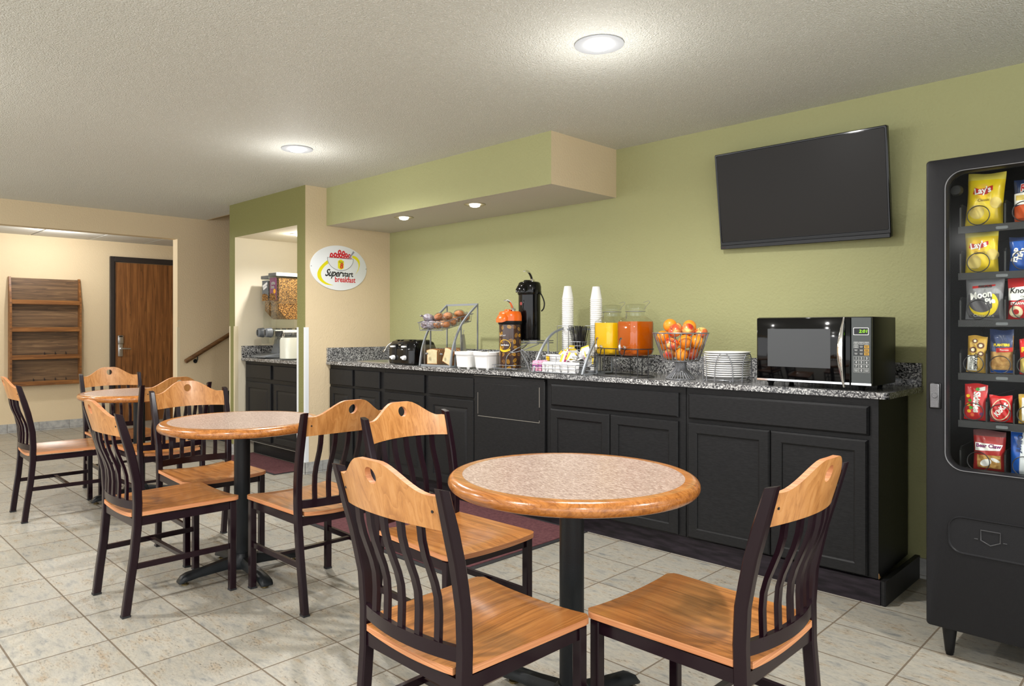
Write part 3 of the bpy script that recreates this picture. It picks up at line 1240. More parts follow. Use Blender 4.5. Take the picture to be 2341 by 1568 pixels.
ct = thing('countertop', 'long speckled grey granite counter with backsplash on the black cabinets', 'countertop', (-5.155, 3.85, CT0))
O = Vector((-5.155, 3.85, CT0))
b = MB()
b.use(M_GRAN)
P_ = lambda pts: [(x - O.x, y - O.y) for x, y in pts]
zz = (0, CT1 - CT0)
b.prism(P_([(-5.154, yf(-5.155)), (SK[0], yf(SK[0])), (SK[0], 3.849), (-5.154, 3.849)]), *zz)
b.prism(P_([(SK[0], yf(SK[0])), (SK[1], yf(SK[1])), (SK[1], SK[2]), (SK[0], SK[2])]), *zz)
b.prism(P_([(SK[0], SK[3]), (SK[1], SK[3]), (SK[1], 3.849), (SK[0], 3.849)]), *zz)
rc = [(-.99 + .022 * math.sin(a), 3.352 - .022 * math.cos(a)) for a in [PI / 2 * k / 6 for k in range(7)]]
b.prism(P_([(SK[1], yf(SK[1]))] + rc + [(-.966, 3.849), (SK[1], 3.849)]), *zz)
b.build('counter_slab', None, ct, smooth=False)
b = MB()
b.use(M_GRAN).box(0.0, 4.186, -.021, -.001, zz[1], .137, .001)
b.build('back_splash', None, ct, smooth=False)
b = MB()
b.use(M_GRAN).box(0.0005, .02, 3.2 - 3.85, -.022, zz[1], .137, .001)
b.build('side_splash', None, ct, smooth=False)

# sink and tap
sk = thing('sink', 'small stainless steel sink set in the granite beside the toaster', 'sink', (-4.695, 3.535, CT1))
b = MB()
W2, D2 = (SK[1] - SK[0]) / 2, (SK[3] - SK[2]) / 2


def rr(w, d, r, n=5):
    out = []
    for cx, cy, a0 in ((w - r, d - r, 0), (-w + r, d - r, PI / 2), (-w + r, -d + r, PI), (w - r, -d + r, 1.5 * PI)):
        out += [(cx + r * math.cos(a0 + PI / 2 * k / n), cy + r * math.sin(a0 + PI / 2 * k / n)) for k in range(n + 1)]
    return out


lv = [(.012, .0, .03), (.010, .004, .03), (0, .005, .03), (-.018, .003, .04), (-.022, -.005, .045), (-.03, -.14, .05), (-.06, -.155, .05)]
rings = [[(x, y, z) for x, y in rr(W2 + m, D2 + m, r)] for m, z, r in lv]
b.loft(rings, cap=False)
b.bm.faces.new([v for v in b.bm.verts][-24:])
b.build('basin', M_STEEL, sk)
fc = thing('faucet', 'curved chrome gooseneck faucet behind the toaster', 'faucet', (-4.86, 3.765, CT1))
b = MB()
b.lathe([(0, 0), (.024, 0), (.024, .012), (.014, .02), (.014, .04), (0, .04)], 16)
b.tube([(0, 0, .03), (0, 0, .09)] + [(-.075 + .075 * math.cos(a), 0 - .01 * k, .09 + .06 * math.sin(a)) for k, a in enumerate([PI * j / 8 for j in range(1, 9)])] + [(-.152, -.09, .065)], .009, 10)
b.build('spout', M_CHROME, fc)
b = MB()
b.tube([(.0, 0, .03), (.05, -.02, .045)], .006, 8)
b.build('lever', M_CHROME, fc)

# ================================================================== NICHE CABINET
nb = thing('base_cabinet', 'black two-door cabinet standing inside the cereal niche', 'cabinet', (-6.421, 3.09, 0))
b = MB()
b.box(0, 1.134, .02, .74, .125, .875)
b.box(0, 1.134, .1, .74, 0, .125)
b.build('body', M_BLACKP, nb)
for a, c in ((.04, .516), (.573, 1.045)):
    door_mesh(c - a, .53, 'raised', .155).build('door', None, nb, (a, 0, 0), angle=20)
    door_mesh(c - a, .125, 'drawer2', .722).build('drawer', None, nb, (a, 0, 0), angle=20)
b = MB()
b.box(.0, 1.1, .016, .02, .128, .1315)
b.build('worn_edge', M_WORN, nb)
nc = thing('countertop', 'short granite counter inside the niche under the cereal dispenser', 'countertop', (-6.421, 3.064, .878))
b = MB()
b.use(M_GRAN).box(0, 1.134, 0, .77, 0, .027)
b.build('counter_slab', None, nc, smooth=False)
b = MB()
b.use(M_GRAN).box(0, .018, .002, .75, .027, .137)
b.build('side_splash', None, nc, smooth=False)
b = MB()
b.use(M_GRAN).box(.018, 1.134, .752, .77, .027, .137)
b.build('back_splash', None, nc, smooth=False)


# ================================================================== TELEVISION
def rrect(x0, x1, z0, z1, r, n=5):
    out = []
    for cx, cz, a0 in ((x1 - r, z1 - r, 0), (x0 + r, z1 - r, PI / 2), (x0 + r, z0 + r, PI), (x1 - r, z0 + r, 1.5 * PI)):
        out += [(cx + r * math.cos(a0 + PI / 2 * k / n), cz + r * math.sin(a0 + PI / 2 * k / n)) for k in range(n + 1)]
    return out


tv = thing('television', 'black flat television tilted down on the green wall above the microwave', 'television')
yaw, tilt, roll = R(-2.08), R(-9.18), R(-.83)
ux = Vector((math.cos(yaw), math.sin(yaw), 0))
nn = Vector((math.sin(yaw), -math.cos(yaw), 0))
up = Vector((0, 0, 1)) * math.cos(tilt) - nn * math.sin(tilt)
ux2 = ux * math.cos(roll) + up * math.sin(roll)
up2 = up * math.cos(roll) - ux * math.sin(roll)
yy = up2.cross(ux2)
tv.matrix_world = Matrix(((ux2.x, yy.x, up2.x, -1.526), (ux2.y, yy.y, up2.y, 3.75), (ux2.z, yy.z, up2.z, 1.888), (0, 0, 0, 1)))
tv.location = (-1.526, 3.75, 1.888)
tv.rotation_euler = Matrix((ux2, yy, up2)).transposed().to_euler()
W, Hh = .8907, .5288
b = MB()
rings = []
for m, y in ((.03, .042), (.012, .034), (.0, .024), (0, .003), (.003, 0), (.009, 0), (.011, .003)):
    z0 = -Hh / 2 + m + (.028 if m in (.009, .011) else 0)
    rings.append([(x, y, z) for x, z in rrect(-W / 2 + m, W / 2 - m, z0, Hh / 2 - m, .008)])
b.loft(rings)
b.build('bezel', M_GLOSSB, tv, angle=25)
b = MB()
b.box(-W / 2 + .0115, W / 2 - .0115, .0022, .004, -Hh / 2 + .0405, Hh / 2 - .0115)
b.build('screen', M_SCREEN, tv, smooth=False)
b = MB()
b.box(-W / 2 + .002, W / 2 - .002, -.006, .01, -Hh / 2 - .001, -Hh / 2 + .022, .003)
b.build('lower_bar', mat('dark_satin_plastic', (26, 28, 31), .3), tv)
b = MB()
b.box(-.012, .012, -.0075, -.005, -Hh / 2 + .006, -Hh / 2 + .010)
b.bm.verts.ensure_lookup_table()
for v in b.bm.verts:
    v.co.x -= W / 2 - .02
b.build('indicator', mat('dark_red_lens', (50, 14, 14), .4), tv)
b = MB()
b.box(-.14, .14, .036, .052, -.06, .16, .004)
b.box(-.11, .11, .05, .064, .02, .05)
b.build('wall_bracket', M_BLACKPL, tv)

# ================================================================== OVAL SIGN
M_SIGNW = mat('sign_white', (232, 236, 238), .3, spec=.4)
M_YEL = mat('sign_yellow', (232, 222, 30), .4)
M_RED = mat('sign_red', (206, 44, 54), .4)
M_GREYI = mat('sign_grey', (150, 152, 160), .4)
sg = thing('wall_sign', 'white oval breakfast sign with cereal bowl picture on the cream wall', 'sign', (-5.155, 3.32, 1.687), PI / 2)
b = MB()
n = 64
rings = []
for k, y in ((1., -.0005), (1., -.005), (.992, -.006)):
    rings.append([(.276 * k * math.cos(2 * PI * i / n), y, .188 * k * math.sin(2 * PI * i / n)) for i in range(n)])
b.loft(rings)
b.build('oval_board', M_SIGNW, sg, angle=30)


def flat(mb, pts, y0, th=.0004):
    mb.prism(pts, y0, y0 - th, 'xz')


def su(px, py):
    return ((px - 1041) / 1432 * .552, -((py - .085 * (px - 1041)) - 810) / 1150 * .375)


b = MB()
outl = [su(*p) for p in ((740, 605), (640, 690), (560, 780), (505, 890), (497, 990), (530, 1080), (620, 1170), (740, 1230), (900, 1248))]
inl = [su(*p) for p in ((800, 1215), (700, 1160), (625, 1085), (588, 990), (590, 900), (630, 820), (690, 745), (768, 690))]
M_BL = mat('lit', (0, 0, 0))


def strip(mb, A, B, y0):
    m = 24

    def samp(L, t):
        f = t * (len(L) - 1)
        i = min(int(f), len(L) - 2)
        p0, p1, p2, p3 = L[max(i - 1, 0)], L[i], L[i + 1], L[min(i + 2, len(L) - 1)]
        s = f - i
        return tuple(.5 * ((2 * p1[j]) + (-p0[j] + p2[j]) * s + (2 * p0[j] - 5 * p1[j] + 4 * p2[j] - p3[j]) * s * s + (-p0[j] + 3 * p1[j] - 3 * p2[j] + p3[j]) * s ** 3) for j in (0, 1))
    q = []
    for k in range(m):
        a0, a1 = samp(A, k / m), samp(A, (k + 1) / m)
        b0, b1 = samp(B, k / m), samp(B, (k + 1) / m)
        q.append([a0, a1, b1, b0])
    mb.slab(q, lambda u, v, d: (u, y0 - .0004 * d, v), 1.)


strip(b, outl, list(reversed(inl)), -.006)
strip(b, [su(*p) for p in ((1380, 490), (1470, 520), (1545, 600), (1573, 690), (1560, 800), (1520, 900), (1448, 995))],
      [su(*p) for p in ((1370, 545), (1440, 585), (1500, 640), (1535, 710), (1540, 800), (1505, 900), (1448, 995))], -.006)
b.build('yellow_swoosh', M_YEL, sg)
b = MB()
cu, cv = su(1069, 560)
for (px, py, r) in ((845, 480, .021), (940, 478, .022), (1048, 408, .022), (1148, 432, .021), (1220, 482, .018), (1298, 502, .017), (1075, 490, .022), (1000, 500, .02),
                    (890, 520, .016), (1130, 520, .02), (1190, 540, .016), (1260, 545, .016), (1325, 560, .012), (820, 520, .013)):
    c = su(px, py)
    rr0, rr1 = r, r * .36
    m = 20
    q = []
    for k in range(m):
        a0, a1 = 2 * PI * k / m, 2 * PI * (k + 1) / m
        q.append([(c[0] + rr0 * .8 * math.cos(a0), c[1] + rr0 * math.sin(a0)), (c[0] + rr0 * .8 * math.cos(a1), c[1] + rr0 * math.sin(a1)),
                  (c[0] + rr1 * .7 * math.cos(a1), c[1] + rr1 * math.sin(a1)), (c[0] + rr1 * .7 * math.cos(a0), c[1] + rr1 * math.sin(a0))])
    yo = -.0064 - .00005 * (px % 7)
    b.slab(q, lambda u, v, d: (u, yo - .0003 * d, v), 1.)
b.build('red_loops', M_RED, sg)
b = MB()
m = 28
be = [(cu + .1277 * math.cos(PI + PI * k / m), cv + .103 * math.sin(PI + PI * k / m)) for k in range(m + 1)]
flat(b, [(cu - .1277, cv + .001)] + be[1:-1] + [(cu + .1277, cv + .001)], -.0072)
b.build('bowl', M_SIGNW, sg)
b = MB()
lp = be + [(cu + .1277, cv), (cu - .1277, cv)]
b.tube([(x, -.0078, z) for x, z in be], .0013, 6)
b.tube([(cu - .1277, -.0078, cv), (cu + .1277, -.0078, cv)], .0013, 6)
b.build('bowl_outline', M_INK, sg)
b = MB()
p0, p1 = su(1290, 570), su(1412, 392)
b.tube([(p0[0], -.0082, p0[1]), (p0[0] * .5 + p1[0] * .5, -.0082, p0[1] * .5 + p1[1] * .5), (p1[0], -.0082, p1[1])], [.005, .0065, .009], 10)
for v in b.bm.verts:
    v.co.y = -.0082 + (v.co.y + .0082) * .08
b.build('spoon', M_GREYI, sg)
b = MB()
a0, a1 = su(1003, 615), su(1152, 830)
flat(b, rrect(a0[0], a1[0], a1[1], a0[1], .006), -.0076)
q0, q1 = su(1028, 590), su(1125, 852)
flat(b, rrect(q0[0], q1[0], q1[1], q0[1], .015), -.00755)
b.build('shield', M_YEL, sg)
text('8', .062, M_RED, sg, (su(1090, 762)[0], -.0083, su(1090, 762)[1]), bold=.002, shear=.15)
text('Super', .021, M_INK, sg, (su(1080, 660)[0], -.0083, su(1080, 655)[1]), shear=.35)
text('Super', .083, M_INK, sg, (su(880, 940)[0], -.0066, su(880, 940)[1]), shear=.5, bold=.0018, sx=.86, space=.93)
text('start', .064, M_INK, sg, (su(1252, 985)[0], -.0066, su(1252, 978)[1]), bold=.0016, sx=.9)
text('breakfast', .064, M_RED, sg, (su(1188, 1122)[0], -.0066, su(1188, 1122)[1]), bold=.0014, sx=.87)
for px, py in ((352, 745), (1738, 850)):
    b = MB()
    c = su(px, py)
    b.lathe([(0, -.0015), (.0032, -.0015), (.0032, 0)], 10, (c[0], -.006, c[1]), 'y')
    b.build('screw', M_INK, sg)

# ================================================================== MICROWAVE
C0 = .9105
mw = thing('microwave', 'black countertop microwave with chrome handle and green clock', 'microwave', (-1.552, 3.35, C0))
w, dpt, z0, z1 = .515, .33, .022, .326
b = MB()
b.box(0, w, .018, dpt, z0, z1, .004, 2)
b.build('case', M_BLACKPL, mw)
b = MB()
b.box(.001, .428, 0, .0175, z0 + .001, z1 - .002, .006, 2)
dr = b.build('door', mat('black_glass', (5, 5, 6), .06, spec=.35), mw)
b = MB()
b.box(.056, .343, -.0006, .001, .094, .272)
b.build('window', mat('dark_mesh_window', (62, 64, 66), .35), dr)
b = MB()
b.box(.004, .424, -.0012, .004, z0 + .004, z0 + .013)
b.build('chrome_strip', M_CHROME, dr)
b = MB()
rings = []
for k in range(21):
    t = k / 20
    ww = .005 + .010 * math.sin(PI * t)
    yy_ = -.002 - .03 * math.sin(PI * t)
    zc = .012 + .312 * t
    xx = .402 - .008 * math.sin(PI * t)
    rings.append([(xx - ww, yy_ + .006, zc), (xx - ww * .6, yy_ - .003, zc), (xx + ww * .6, yy_ - .003, zc), (xx + ww, yy_ + .006, zc), (xx, yy_ + .012, zc)])
b.loft(rings)
b.build('handle', M_CHROME, dr, angle=70)
b = MB()
b.box(.430, .514, 0, .0175, z0 + .001, z1 - .002, .003)
cp = b.build('control_panel', mat('grey_control_panel', (70, 74, 73), .3, metal=.3), mw)
b = MB()
b.box(.431, .513, -.0008, .003, z0 + .004, z0 + .013)
b.build('chrome_strip', M_CHROME, cp)
b = MB()
b.prism(rrect(.440, .503, .245, .278, .004), -.001, .003, 'xz')
b.build('display_bezel', M_STEEL, cp)
b = MB()
b.prism(rrect(.4425, .5005, .2475, .2755, .003), -.0014, .002, 'xz')
b.build('display', M_GLOSSB, cp)
text('2:01', .0185, mat('green_led', (120, 210, 20), .5, emit=((140, 230, 20), 1.6)), cp, (.481, -.0016, .2615), sx=1.15, shear=.15)
M_BTN = mat('button_outline', (190, 192, 190), .5)
M_AMB = mat('amber_button', (196, 150, 50), .5)


def keyf(x0, x1, za, zb, th=.0012):
    bb = MB()
    for r_ in ((x0, x1, zb - th, zb), (x0, x1, za, za + th), (x0, x0 + th, za, zb), (x1 - th, x1, za, zb)):
        bb.box(r_[0], r_[1], -.0006, .001, r_[2], r_[3])
    return bb


for i in range(4):
    for j in range(3):
        x0, zt = .4415 + j * .0215, .2165 - i * .0155
        if i == 0 or (i == 1 and j == 0):
            keyf(x0, x0 + .0195, zt - .0125, zt).build('button', M_BTN, cp, smooth=False)
        else:
            bb = MB()
            bb.box(x0, x0 + .0195, -.0006, .001, zt - .0125, zt)
            bb.build('button', M_AMB if j == 2 else M_GLOSSB, cp, smooth=False)
        bb = MB()
        bb.box(x0 + .003, x0 + .0165, -.0009, .0, zt - .0055, zt - .0035)
        bb.box(x0 + .004, x0 + .0155, -.0009, .0, zt - .0095, zt - .0078)
        bb.build('button_print', M_INK if (j == 2 and i > 0) else M_BTN, cp, smooth=False)
dig = ['1', '2', '3', '4', '5', '6', '7', '8', '9', '', '0', '']
for i in range(4):
    for j in range(3):
        x0, zt = .4415 + j * .0215, .152 - i * .0178
        keyf(x0, x0 + .0205, zt - .0165, zt, .0008).build('button', M_BTN, cp, smooth=False)
        if dig[i * 3 + j]:
            text(dig[i * 3 + j], .0135, M_INKW, cp, (x0 + .0102, -.0006, zt - .0082))
        else:
            bb = MB()
            bb.box(x0 + .003, x0 + .0175, -.0009, .0, zt - .007, zt - .0045)
            bb.box(x0 + .004, x0 + .0165, -.0009, .0, zt - .012, zt - .0098)
            bb.build('button_print', M_BTN, cp, smooth=False)
for x in (.05, .46):
    for y in (.05, .29):
        b = MB()
        b.lathe([(0, 0), (.011, 0), (.013, .012), (.022, .022), (0, .022)], 16, (x, y, 0))
        b.build('foot', M_BLACKPL, mw)

# ================================================================== PLATES IN A WIRE RACK
pc = Vector((-1.763, 3.47, C0))
pr_ = thing('plate_rack', 'wire rack of round loops holding a stack of white plates', 'rack', pc)
b = MB()
for z, r in ((.012, .108), (.105, .119)):
    b.tube(arc((0, 0, z), r, 0, 2 * PI, 40)[:-1], .0022, 6, closed=True)
b.build('ring', M_WIRE, pr_)
for a in (-2.45, -1.25, -.1, 1.4):
    b = MB()
    pts = []
    for k in range(-14, 15):
        f = k / 14
        aa = a + .38 * f * min(1, 1)
        zz_ = .022 + .125 * math.sqrt(max(0, 1 - abs(f) ** 2.6)) if abs(f) < 1 else .0
        pts.append((.121 * math.cos(aa), .121 * math.sin(aa), zz_ if abs(f) < 1 else .004))
    pts = [(pts[0][0], pts[0][1], .003)] + pts[1:-1] + [(pts[-1][0], pts[-1][1], .003)]
    b.tube(pts, .0023, 6)
    b.build('loop', M_WIRE, pr_)
for k in range(4):
    b = MB()
    a = k * PI / 2 + .6
    b.sphere((.112 * math.cos(a), .112 * math.sin(a), .005), .005, 10)
    b.build('foot', M_WIRE, pr_)
b = MB()
b.lathe([(0, 0), (.062, 0), (.066, .003), (.100, .0125), (.1135, .0155), (.1145, .018), (.1135, .0205), (.108, .0205), (.098, .0165), (.064, .006), (0, .005)], 40)
pl0 = b.build('plate', M_WCER, None, pc + Vector((0, 0, .014)))
ORD = ['', 'second', 'third', 'fourth', 'fifth', 'sixth', 'seventh', 'eighth', 'ninth', 'tenth', 'eleventh', 'twelfth', 'thirteenth', 'fourteenth',
       'fifteenth', 'sixteenth', 'seventeenth', 'eighteenth', 'nineteenth', 'twentieth']
ORD += ['twenty-' + w_ for w_ in ('first', 'second', 'third', 'fourth', 'fifth', 'sixth', 'seventh', 'eighth', 'ninth')] + ['thirtieth']
ORD += ['thirty-' + w_ for w_ in ('first', 'second', 'third', 'fourth', 'fifth', 'sixth', 'seventh', 'eighth', 'ninth')]
tag(pl0, 'white round plate at the bottom of the stack in the wire rack', 'plate', 'white plates in the wire rack')
for k in range(1, 12):
    o = pl0.copy()
    COL.objects.link(o)
    o.location = pc + Vector((random.uniform(-.001, .001), random.uniform(-.001, .001), .014 + .0109 * k))
    o['label'] = 'white round plate on top of the stack in the wire rack' if k == 11 else 'white round plate, %s from the bottom of the stack in the wire rack' % ORD[k]

# ================================================================== FRUIT BASKET
fb = Vector((-2.02, 3.45, C0))
fk = thing('fruit_basket', 'silver wire pedestal basket filled with oranges and apples', 'basket', fb)
b = MB()
N = 30
b.tube(arc((0, 0, .248), .146, 0, 2 * PI, 48)[:-1], .0034, 8, closed=True)
b.tube(arc((0, 0, .1), .095, 0, 2 * PI, 40)[:-1], .002, 8, closed=True)
b.tube(arc((0, 0, .0035), .078, 0, 2 * PI, 40)[:-1], .0022, 8, closed=True)
b.tube(arc((0, 0, .094), .032, 0, 2 * PI, 30)[:-1], .002, 8, closed=True)
b.build('ring', M_WIRE, fk)
b = MB()
for k in range(N):
    a = 2 * PI * k / N
    ca, sa = math.cos(a), math.sin(a)
    b.tube([(r * ca, r * sa, z) for r, z in ((.146, .248), (.095, .1), (.06, .096), (.032, .094), (.029, .085), (.029, .062), (.034, .05), (.078, .004))], .0023, 6)
b.build('wires', M_WIRE, fk)


def b_fruit(c1, c2, c3, mixy):
    def f(nt, b_, tc):
        oi = nd(nt, 'ShaderNodeObjectInfo')
        add = nd(nt, 'ShaderNodeVectorMath', operation='ADD')
        nt.links.new(tc.outputs['Object'], add.inputs[0])
        nt.links.new(oi.outputs['Random'], add.inputs[1])
        n = nd(nt, 'ShaderNodeTexNoise', in_Scale=mixy[0], in_Detail=3.)
        mp = nd(nt, 'ShaderNodeMapping', in_Scale=(1, 1, mixy[1]))
        nt.links.new(add.outputs[0], mp.inputs[0])
        nt.links.new(mp.outputs[0], n.inputs['Vector'])
        nt.links.new(ramp(nt, n.outputs[0], [(.38, c1), (.52, c2), (.64, c3)]), b_.inputs['Base Color'])
    return f


M_ORG = mat('orange_peel', (240, 140, 30), .4, build=b_fruit((232, 124, 20), (240, 142, 32), (244, 156, 48), (8., 1.)), coat=.1)
M_APP = mat('apple_skin', (214, 80, 60), .25, coat=.3, build=b_fruit((190, 40, 36), (212, 112, 60), (232, 206, 122), (20., .3)))
M_STEM = mat('apple_stem', (84, 62, 36), .7)


def make_orange():
    t = thing('orange', '', 'orange')
    bb = MB()
    bb.sphere((0, 0, 0), .0365, 26, (1, 1, .95))
    bb.build('peel', M_ORG, t)
    bb = MB()
    bb.lathe([(0, 0), (.003, 0), (.002, .001), (0, .001)], 8, (0, 0, .0345))
    bb.build('stem_end', M_STEM, t)
    return t


def make_apple():
    t = thing('apple', '', 'apple')
    bb = MB()
    prof = []
    for k in range(19):
        a = PI * k / 18
        r = .036 * (math.sin(a)) * (1 + .06 * math.cos(a)) + .003 * math.sin(2 * a)
        z = .032 * math.cos(a) - .012 * math.exp(-(r / .009) ** 2) * (1 if k < 9 else -.5)
        prof.append((max(r, 0) if 0 < k < 18 else 0, z))
    bb.lathe(prof, 26)
    bb.build('skin', M_APP, t)
    bb = MB()
    bb.tube([(0, 0, .018), (.001, 0, .028), (.004, 0, .037)], [.0014, .0012, .0018], 6)
    bb.build('stem', M_STEM, t)
    return t


or0, ap0 = make_orange(), make_apple()
FR = [('o', -.038, -.039, .283, 'topmost orange at the front of the pile in the wire basket'), ('o', .012, .055, .275, 'orange at the top back of the pile, behind a blushed apple'),
      ('a', -.031, .04, .269, 'red apple peeking between the two top oranges'), ('a', .003, -.068, .235, 'apple with its calyx toward us below the topmost orange'),
      ('a', .052, -.02, .25, 'blushed apple on the pile in front of the back orange'), ('a', .07, .071, .244, 'apple above the basket rim at its microwave side'),
      ('o', -.06, -.07, .225, 'orange at the basket rim on the juice jar side'), ('a', .0, -.1, .172, 'pale apple against the basket wires under the rim'),
      ('o', .065, -.07, .19, 'orange against the wires in the middle of the basket'), ('o', .09, -.005, .2, 'orange inside the basket below the rim apple'),
      ('o', .035, -.062, .136, 'lowest orange at the bottom of the wire basket'), ('a', -.03, -.07, .134, 'red apple at the basket bottom beside the lowest orange'),
      ('a', .062, .0, .136, 'dark red apple low in the basket toward the plates'), ('o', .06, .062, .176, 'orange deep at the back of the basket'),
      ('o', -.062, -.03, .165, 'orange inside the basket behind the wires, juice jar side')]
# keep the fruits from sinking into one another and inside the wires
P3 = [Vector(f[1:4]) for f in FR]
for it in range(60):
    for i in range(len(P3)):
        for j in range(i + 1, len(P3)):
            d = P3[i] - P3[j]
            if d.length < .0725:
                k = (.0725 - d.length) / 2
                d.normalize()
                P3[i] += d * k
                P3[j] -= d * k
    for p in P3:
        rmax = .095 + (.146 - .095) * (p.z - .1) / .148 - .0385
        rr_ = math.hypot(p.x, p.y)
        if p.z < .235 and rr_ > rmax:
            p.x *= rmax / rr_
            p.y *= rmax / rr_
        p.z = max(p.z, .1365)
for i, (f, p) in enumerate(zip(FR, P3)):
    src = or0 if f[0] == 'o' else ap0
    first = not src.get('used', 0)
    grp = 'oranges in the fruit basket' if f[0] == 'o' else 'apples in the fruit basket'
    if first:
        src['used'] = 1
        o = src
        o['label'] = f[4]
        o['group'] = grp
    else:
        o = dup(src, (0, 0, 0), 0, f[4], grp)
    o.location = fb + p
    o.rotation_euler = (random.uniform(.3, 1.6), random.uniform(-.6, .6), random.uniform(-2, 2)) if f[0] == 'a' else (random.uniform(-3, 3), random.uniform(-3, 3), 0)
for s_ in (or0, ap0):
    del s_['used']

# ================================================================== TOASTER
to = thing('toaster', 'black four-slot toaster with white levers beside the sink', 'toaster', (-4.432, 3.295, C0))
b = MB()
prof = [(0, .012), (0, .10), (.006, .145), (.03, .172), (.07, .183), (.16, .183), (.2, .168), (.222, .13), (.228, .08), (.228, .012)]
rings = []
for x, k in ((0, .90), (.006, .97), (.014, 1.), (.295, 1.), (.303, .97), (.309, .90)):
    rings.append([(x, .114 + (y - .114) * k, .012 + (z - .012) * k) for y, z in prof])
b.loft(rings)
b.build('body', M_GLOSSB, to, angle=50)
b = MB()
b.box(.006, .303, .006, .222, .003, .014, .002)
b.build('base', M_BLACKPL, to)
for x in (.03, .075, .185, .235):
    b = MB()
    b.box(x, x + .026, .05, .19, .1815, .1845, .001)
    b.build('slot', M_INK, to)
for x0 in (.075, .21):
    b = MB()
    b.box(x0 - .026, x0 + .026, -.004, .01, .03, .155, .006, 2)
    b.build('lever_panel', M_BLACKPL, to)
    b = MB()
    b.box(x0 - .021, x0 + .021, -.026, -.002, .128, .141, .004, 2)
    b.build('lever', M_WHITE, to)
    b = MB()
    b.lathe([(0, -.026), (.014, -.026), (.017, -.018), (.018, -.003), (0, -.003)], 20, (x0, 0, .052), 'y')
    b.build('dial', M_WHITE, to)
    b = MB()
    b.lathe([(0, -.008), (.007, -.008), (.0085, -.001), (0, -.001)], 14, (x0 - .045, 0, .053), 'y')
    b.build('button', M_WHITE, to)
b = MB()
b.box(.13, .155, -.001, .002, .143, .15)
b.build('badge', M_STEEL, to)

# ================================================================== BREAD RACK
bk = thing('bread_rack', 'grey tube rack with clear bread bin below and tilted wire basket above', 'rack', (-4.02, 3.27, C0))
CURV = [(0, .0), (.008, .06), (.022, .125), (.05, .2), (.1, .29), (.17, .365), (.26, .44)]


def catm(L, m=5):
    out = []
    for i in range(len(L) - 1):
        p0, p1, p2, p3 = L[max(i - 1, 0)], L[i], L[i + 1], L[min(i + 2, len(L) - 1)]
        for k in range(m):
            s = k / m
            out.append(tuple(.5 * ((2 * p1[j]) + (-p0[j] + p2[j]) * s + (2 * p0[j] - 5 * p1[j] + 4 * p2[j] - p3[j]) * s * s + (-p0[j] + 3 * p1[j] - 3 * p2[j] + p3[j]) * s ** 3) for j in range(len(p1))))
    out.append(tuple(L[-1]))
    return out


for x in (0, .33):
    b = MB()
    b.tube([(x, y, z + .003) for y, z in catm(CURV)], 0, flat=(.012, .012))
    b.build('curved_bar', M_GREYT, bk, angle=60)
    for y, z in ((.26, .443), (.1, .285), (.045, .185)):
        b = MB()
        b.box(x - .004, x + .004, y - .004, y + .004, .012, z)
        b.build('upright', M_GREYT, bk)
b = MB()
b.tube([(-.003, .26, .443), (.333, .26, .443)], 0, flat=(.01, .014))
b.build('top_bar', M_GREYT, bk)
b = MB()
b.box(0, .33, 0, .014, 0, .014, .001)
b.box(0, .33, .25, .264, 0, .012, .001)
b.box(-.004, .01, 0, .264, 0, .012, .001)
b.box(.32, .334, 0, .264, 0, .012, .001)
b.build('base_frame', M_GREYT, bk)
b = MB()
T = .003
b.box(.006, .324, .012, .012 + T, .014, .155)
b.box(.006, .324, .245, .245 + T, .014, .155)
b.box(.006, .006 + T, .015, .245, .014, .155)
b.box(.321, .324, .015, .245, .014, .155)
b.box(.1635, .1665, .015, .245, .014, .155)
b.build('clear_bin', M_ACRYL, bk, smooth=False)
for x in (.06, .22):
    b = MB()
    b.box(x, x + .022, -.003, .011, .085, .098, .003)
    b.build('bin_handle', M_WIRE, bk)
# tilted wire basket
b = MB()
xa, xb, ya, yb = .035, .3, -.05, .245


def bz(y):
    return .312 + (y + .05) * .22


for dz, ins in ((0, 0), (-.055, .012)):
    b.tube([(xa + ins, ya + ins, bz(ya) + dz), (xb - ins, ya + ins, bz(ya) + dz), (xb - ins, yb - ins, bz(yb) + dz), (xa + ins, yb - ins, bz(yb) + dz)], .0028 if dz == 0 else .002, 6, closed=True)
for k in range(9):
    x = xa + .012 + (xb - xa - .024) * k / 8
    b.tube([(x, ya, bz(ya)), (x, ya + .012, bz(ya) - .055), (x, yb - .012, bz(yb) - .055), (x, yb, bz(yb))], .0016, 5)
for k in range(5):
    y = ya + .012 + (yb - ya - .024) * k / 4
    b.tube([(xa, y, bz(y)), (xa + .012, y, bz(y) - .055), (xb - .012, y, bz(y) - .055), (xb, y, bz(y))], .0016, 5)
b.build('wire_basket', M_WIRE, bk)

# sliced bread inside the bin
M_CRUMB = mat('bread_crumb', (240, 226, 190), .9, vary=(40, (232, 212, 168)), bump=(160, .001))
M_CRUST = mat('bread_crust', (190, 122, 60), .8, vary=(20, (160, 94, 42)))


def slice_mesh():
    b_ = MB()
    pts = [(-.05, 0), (.05, 0), (.05, .075)]
    pts += [(.05 + .006 * math.sin(a), .085 + .016 * math.sin(a)) for a in (0, .8, 1.6)]
    pts += [(.03, .106), (0, .109), (-.03, .106), (-.056, .098), (-.055, .085), (-.05, .075)]
    in_ = [(x * .93, .0035 + z * .94) for x, z in pts]
    n_ = len(pts)
    rings_ = [[(x, -.0065, z) for x, z in in_], [(x, -.0065, z) for x, z in pts], [(x, .0065, z) for x, z in pts], [(x, .0065, z) for x, z in in_]]
    b_.use(M_CRUST).loft(rings_)
    b_.use(M_CRUMB)
    b_.bm.faces.ensure_lookup_table()
    for f in b_.bm.faces:
        if len(f.verts) > 4:
            f.material_index = b_.mi
    return b_


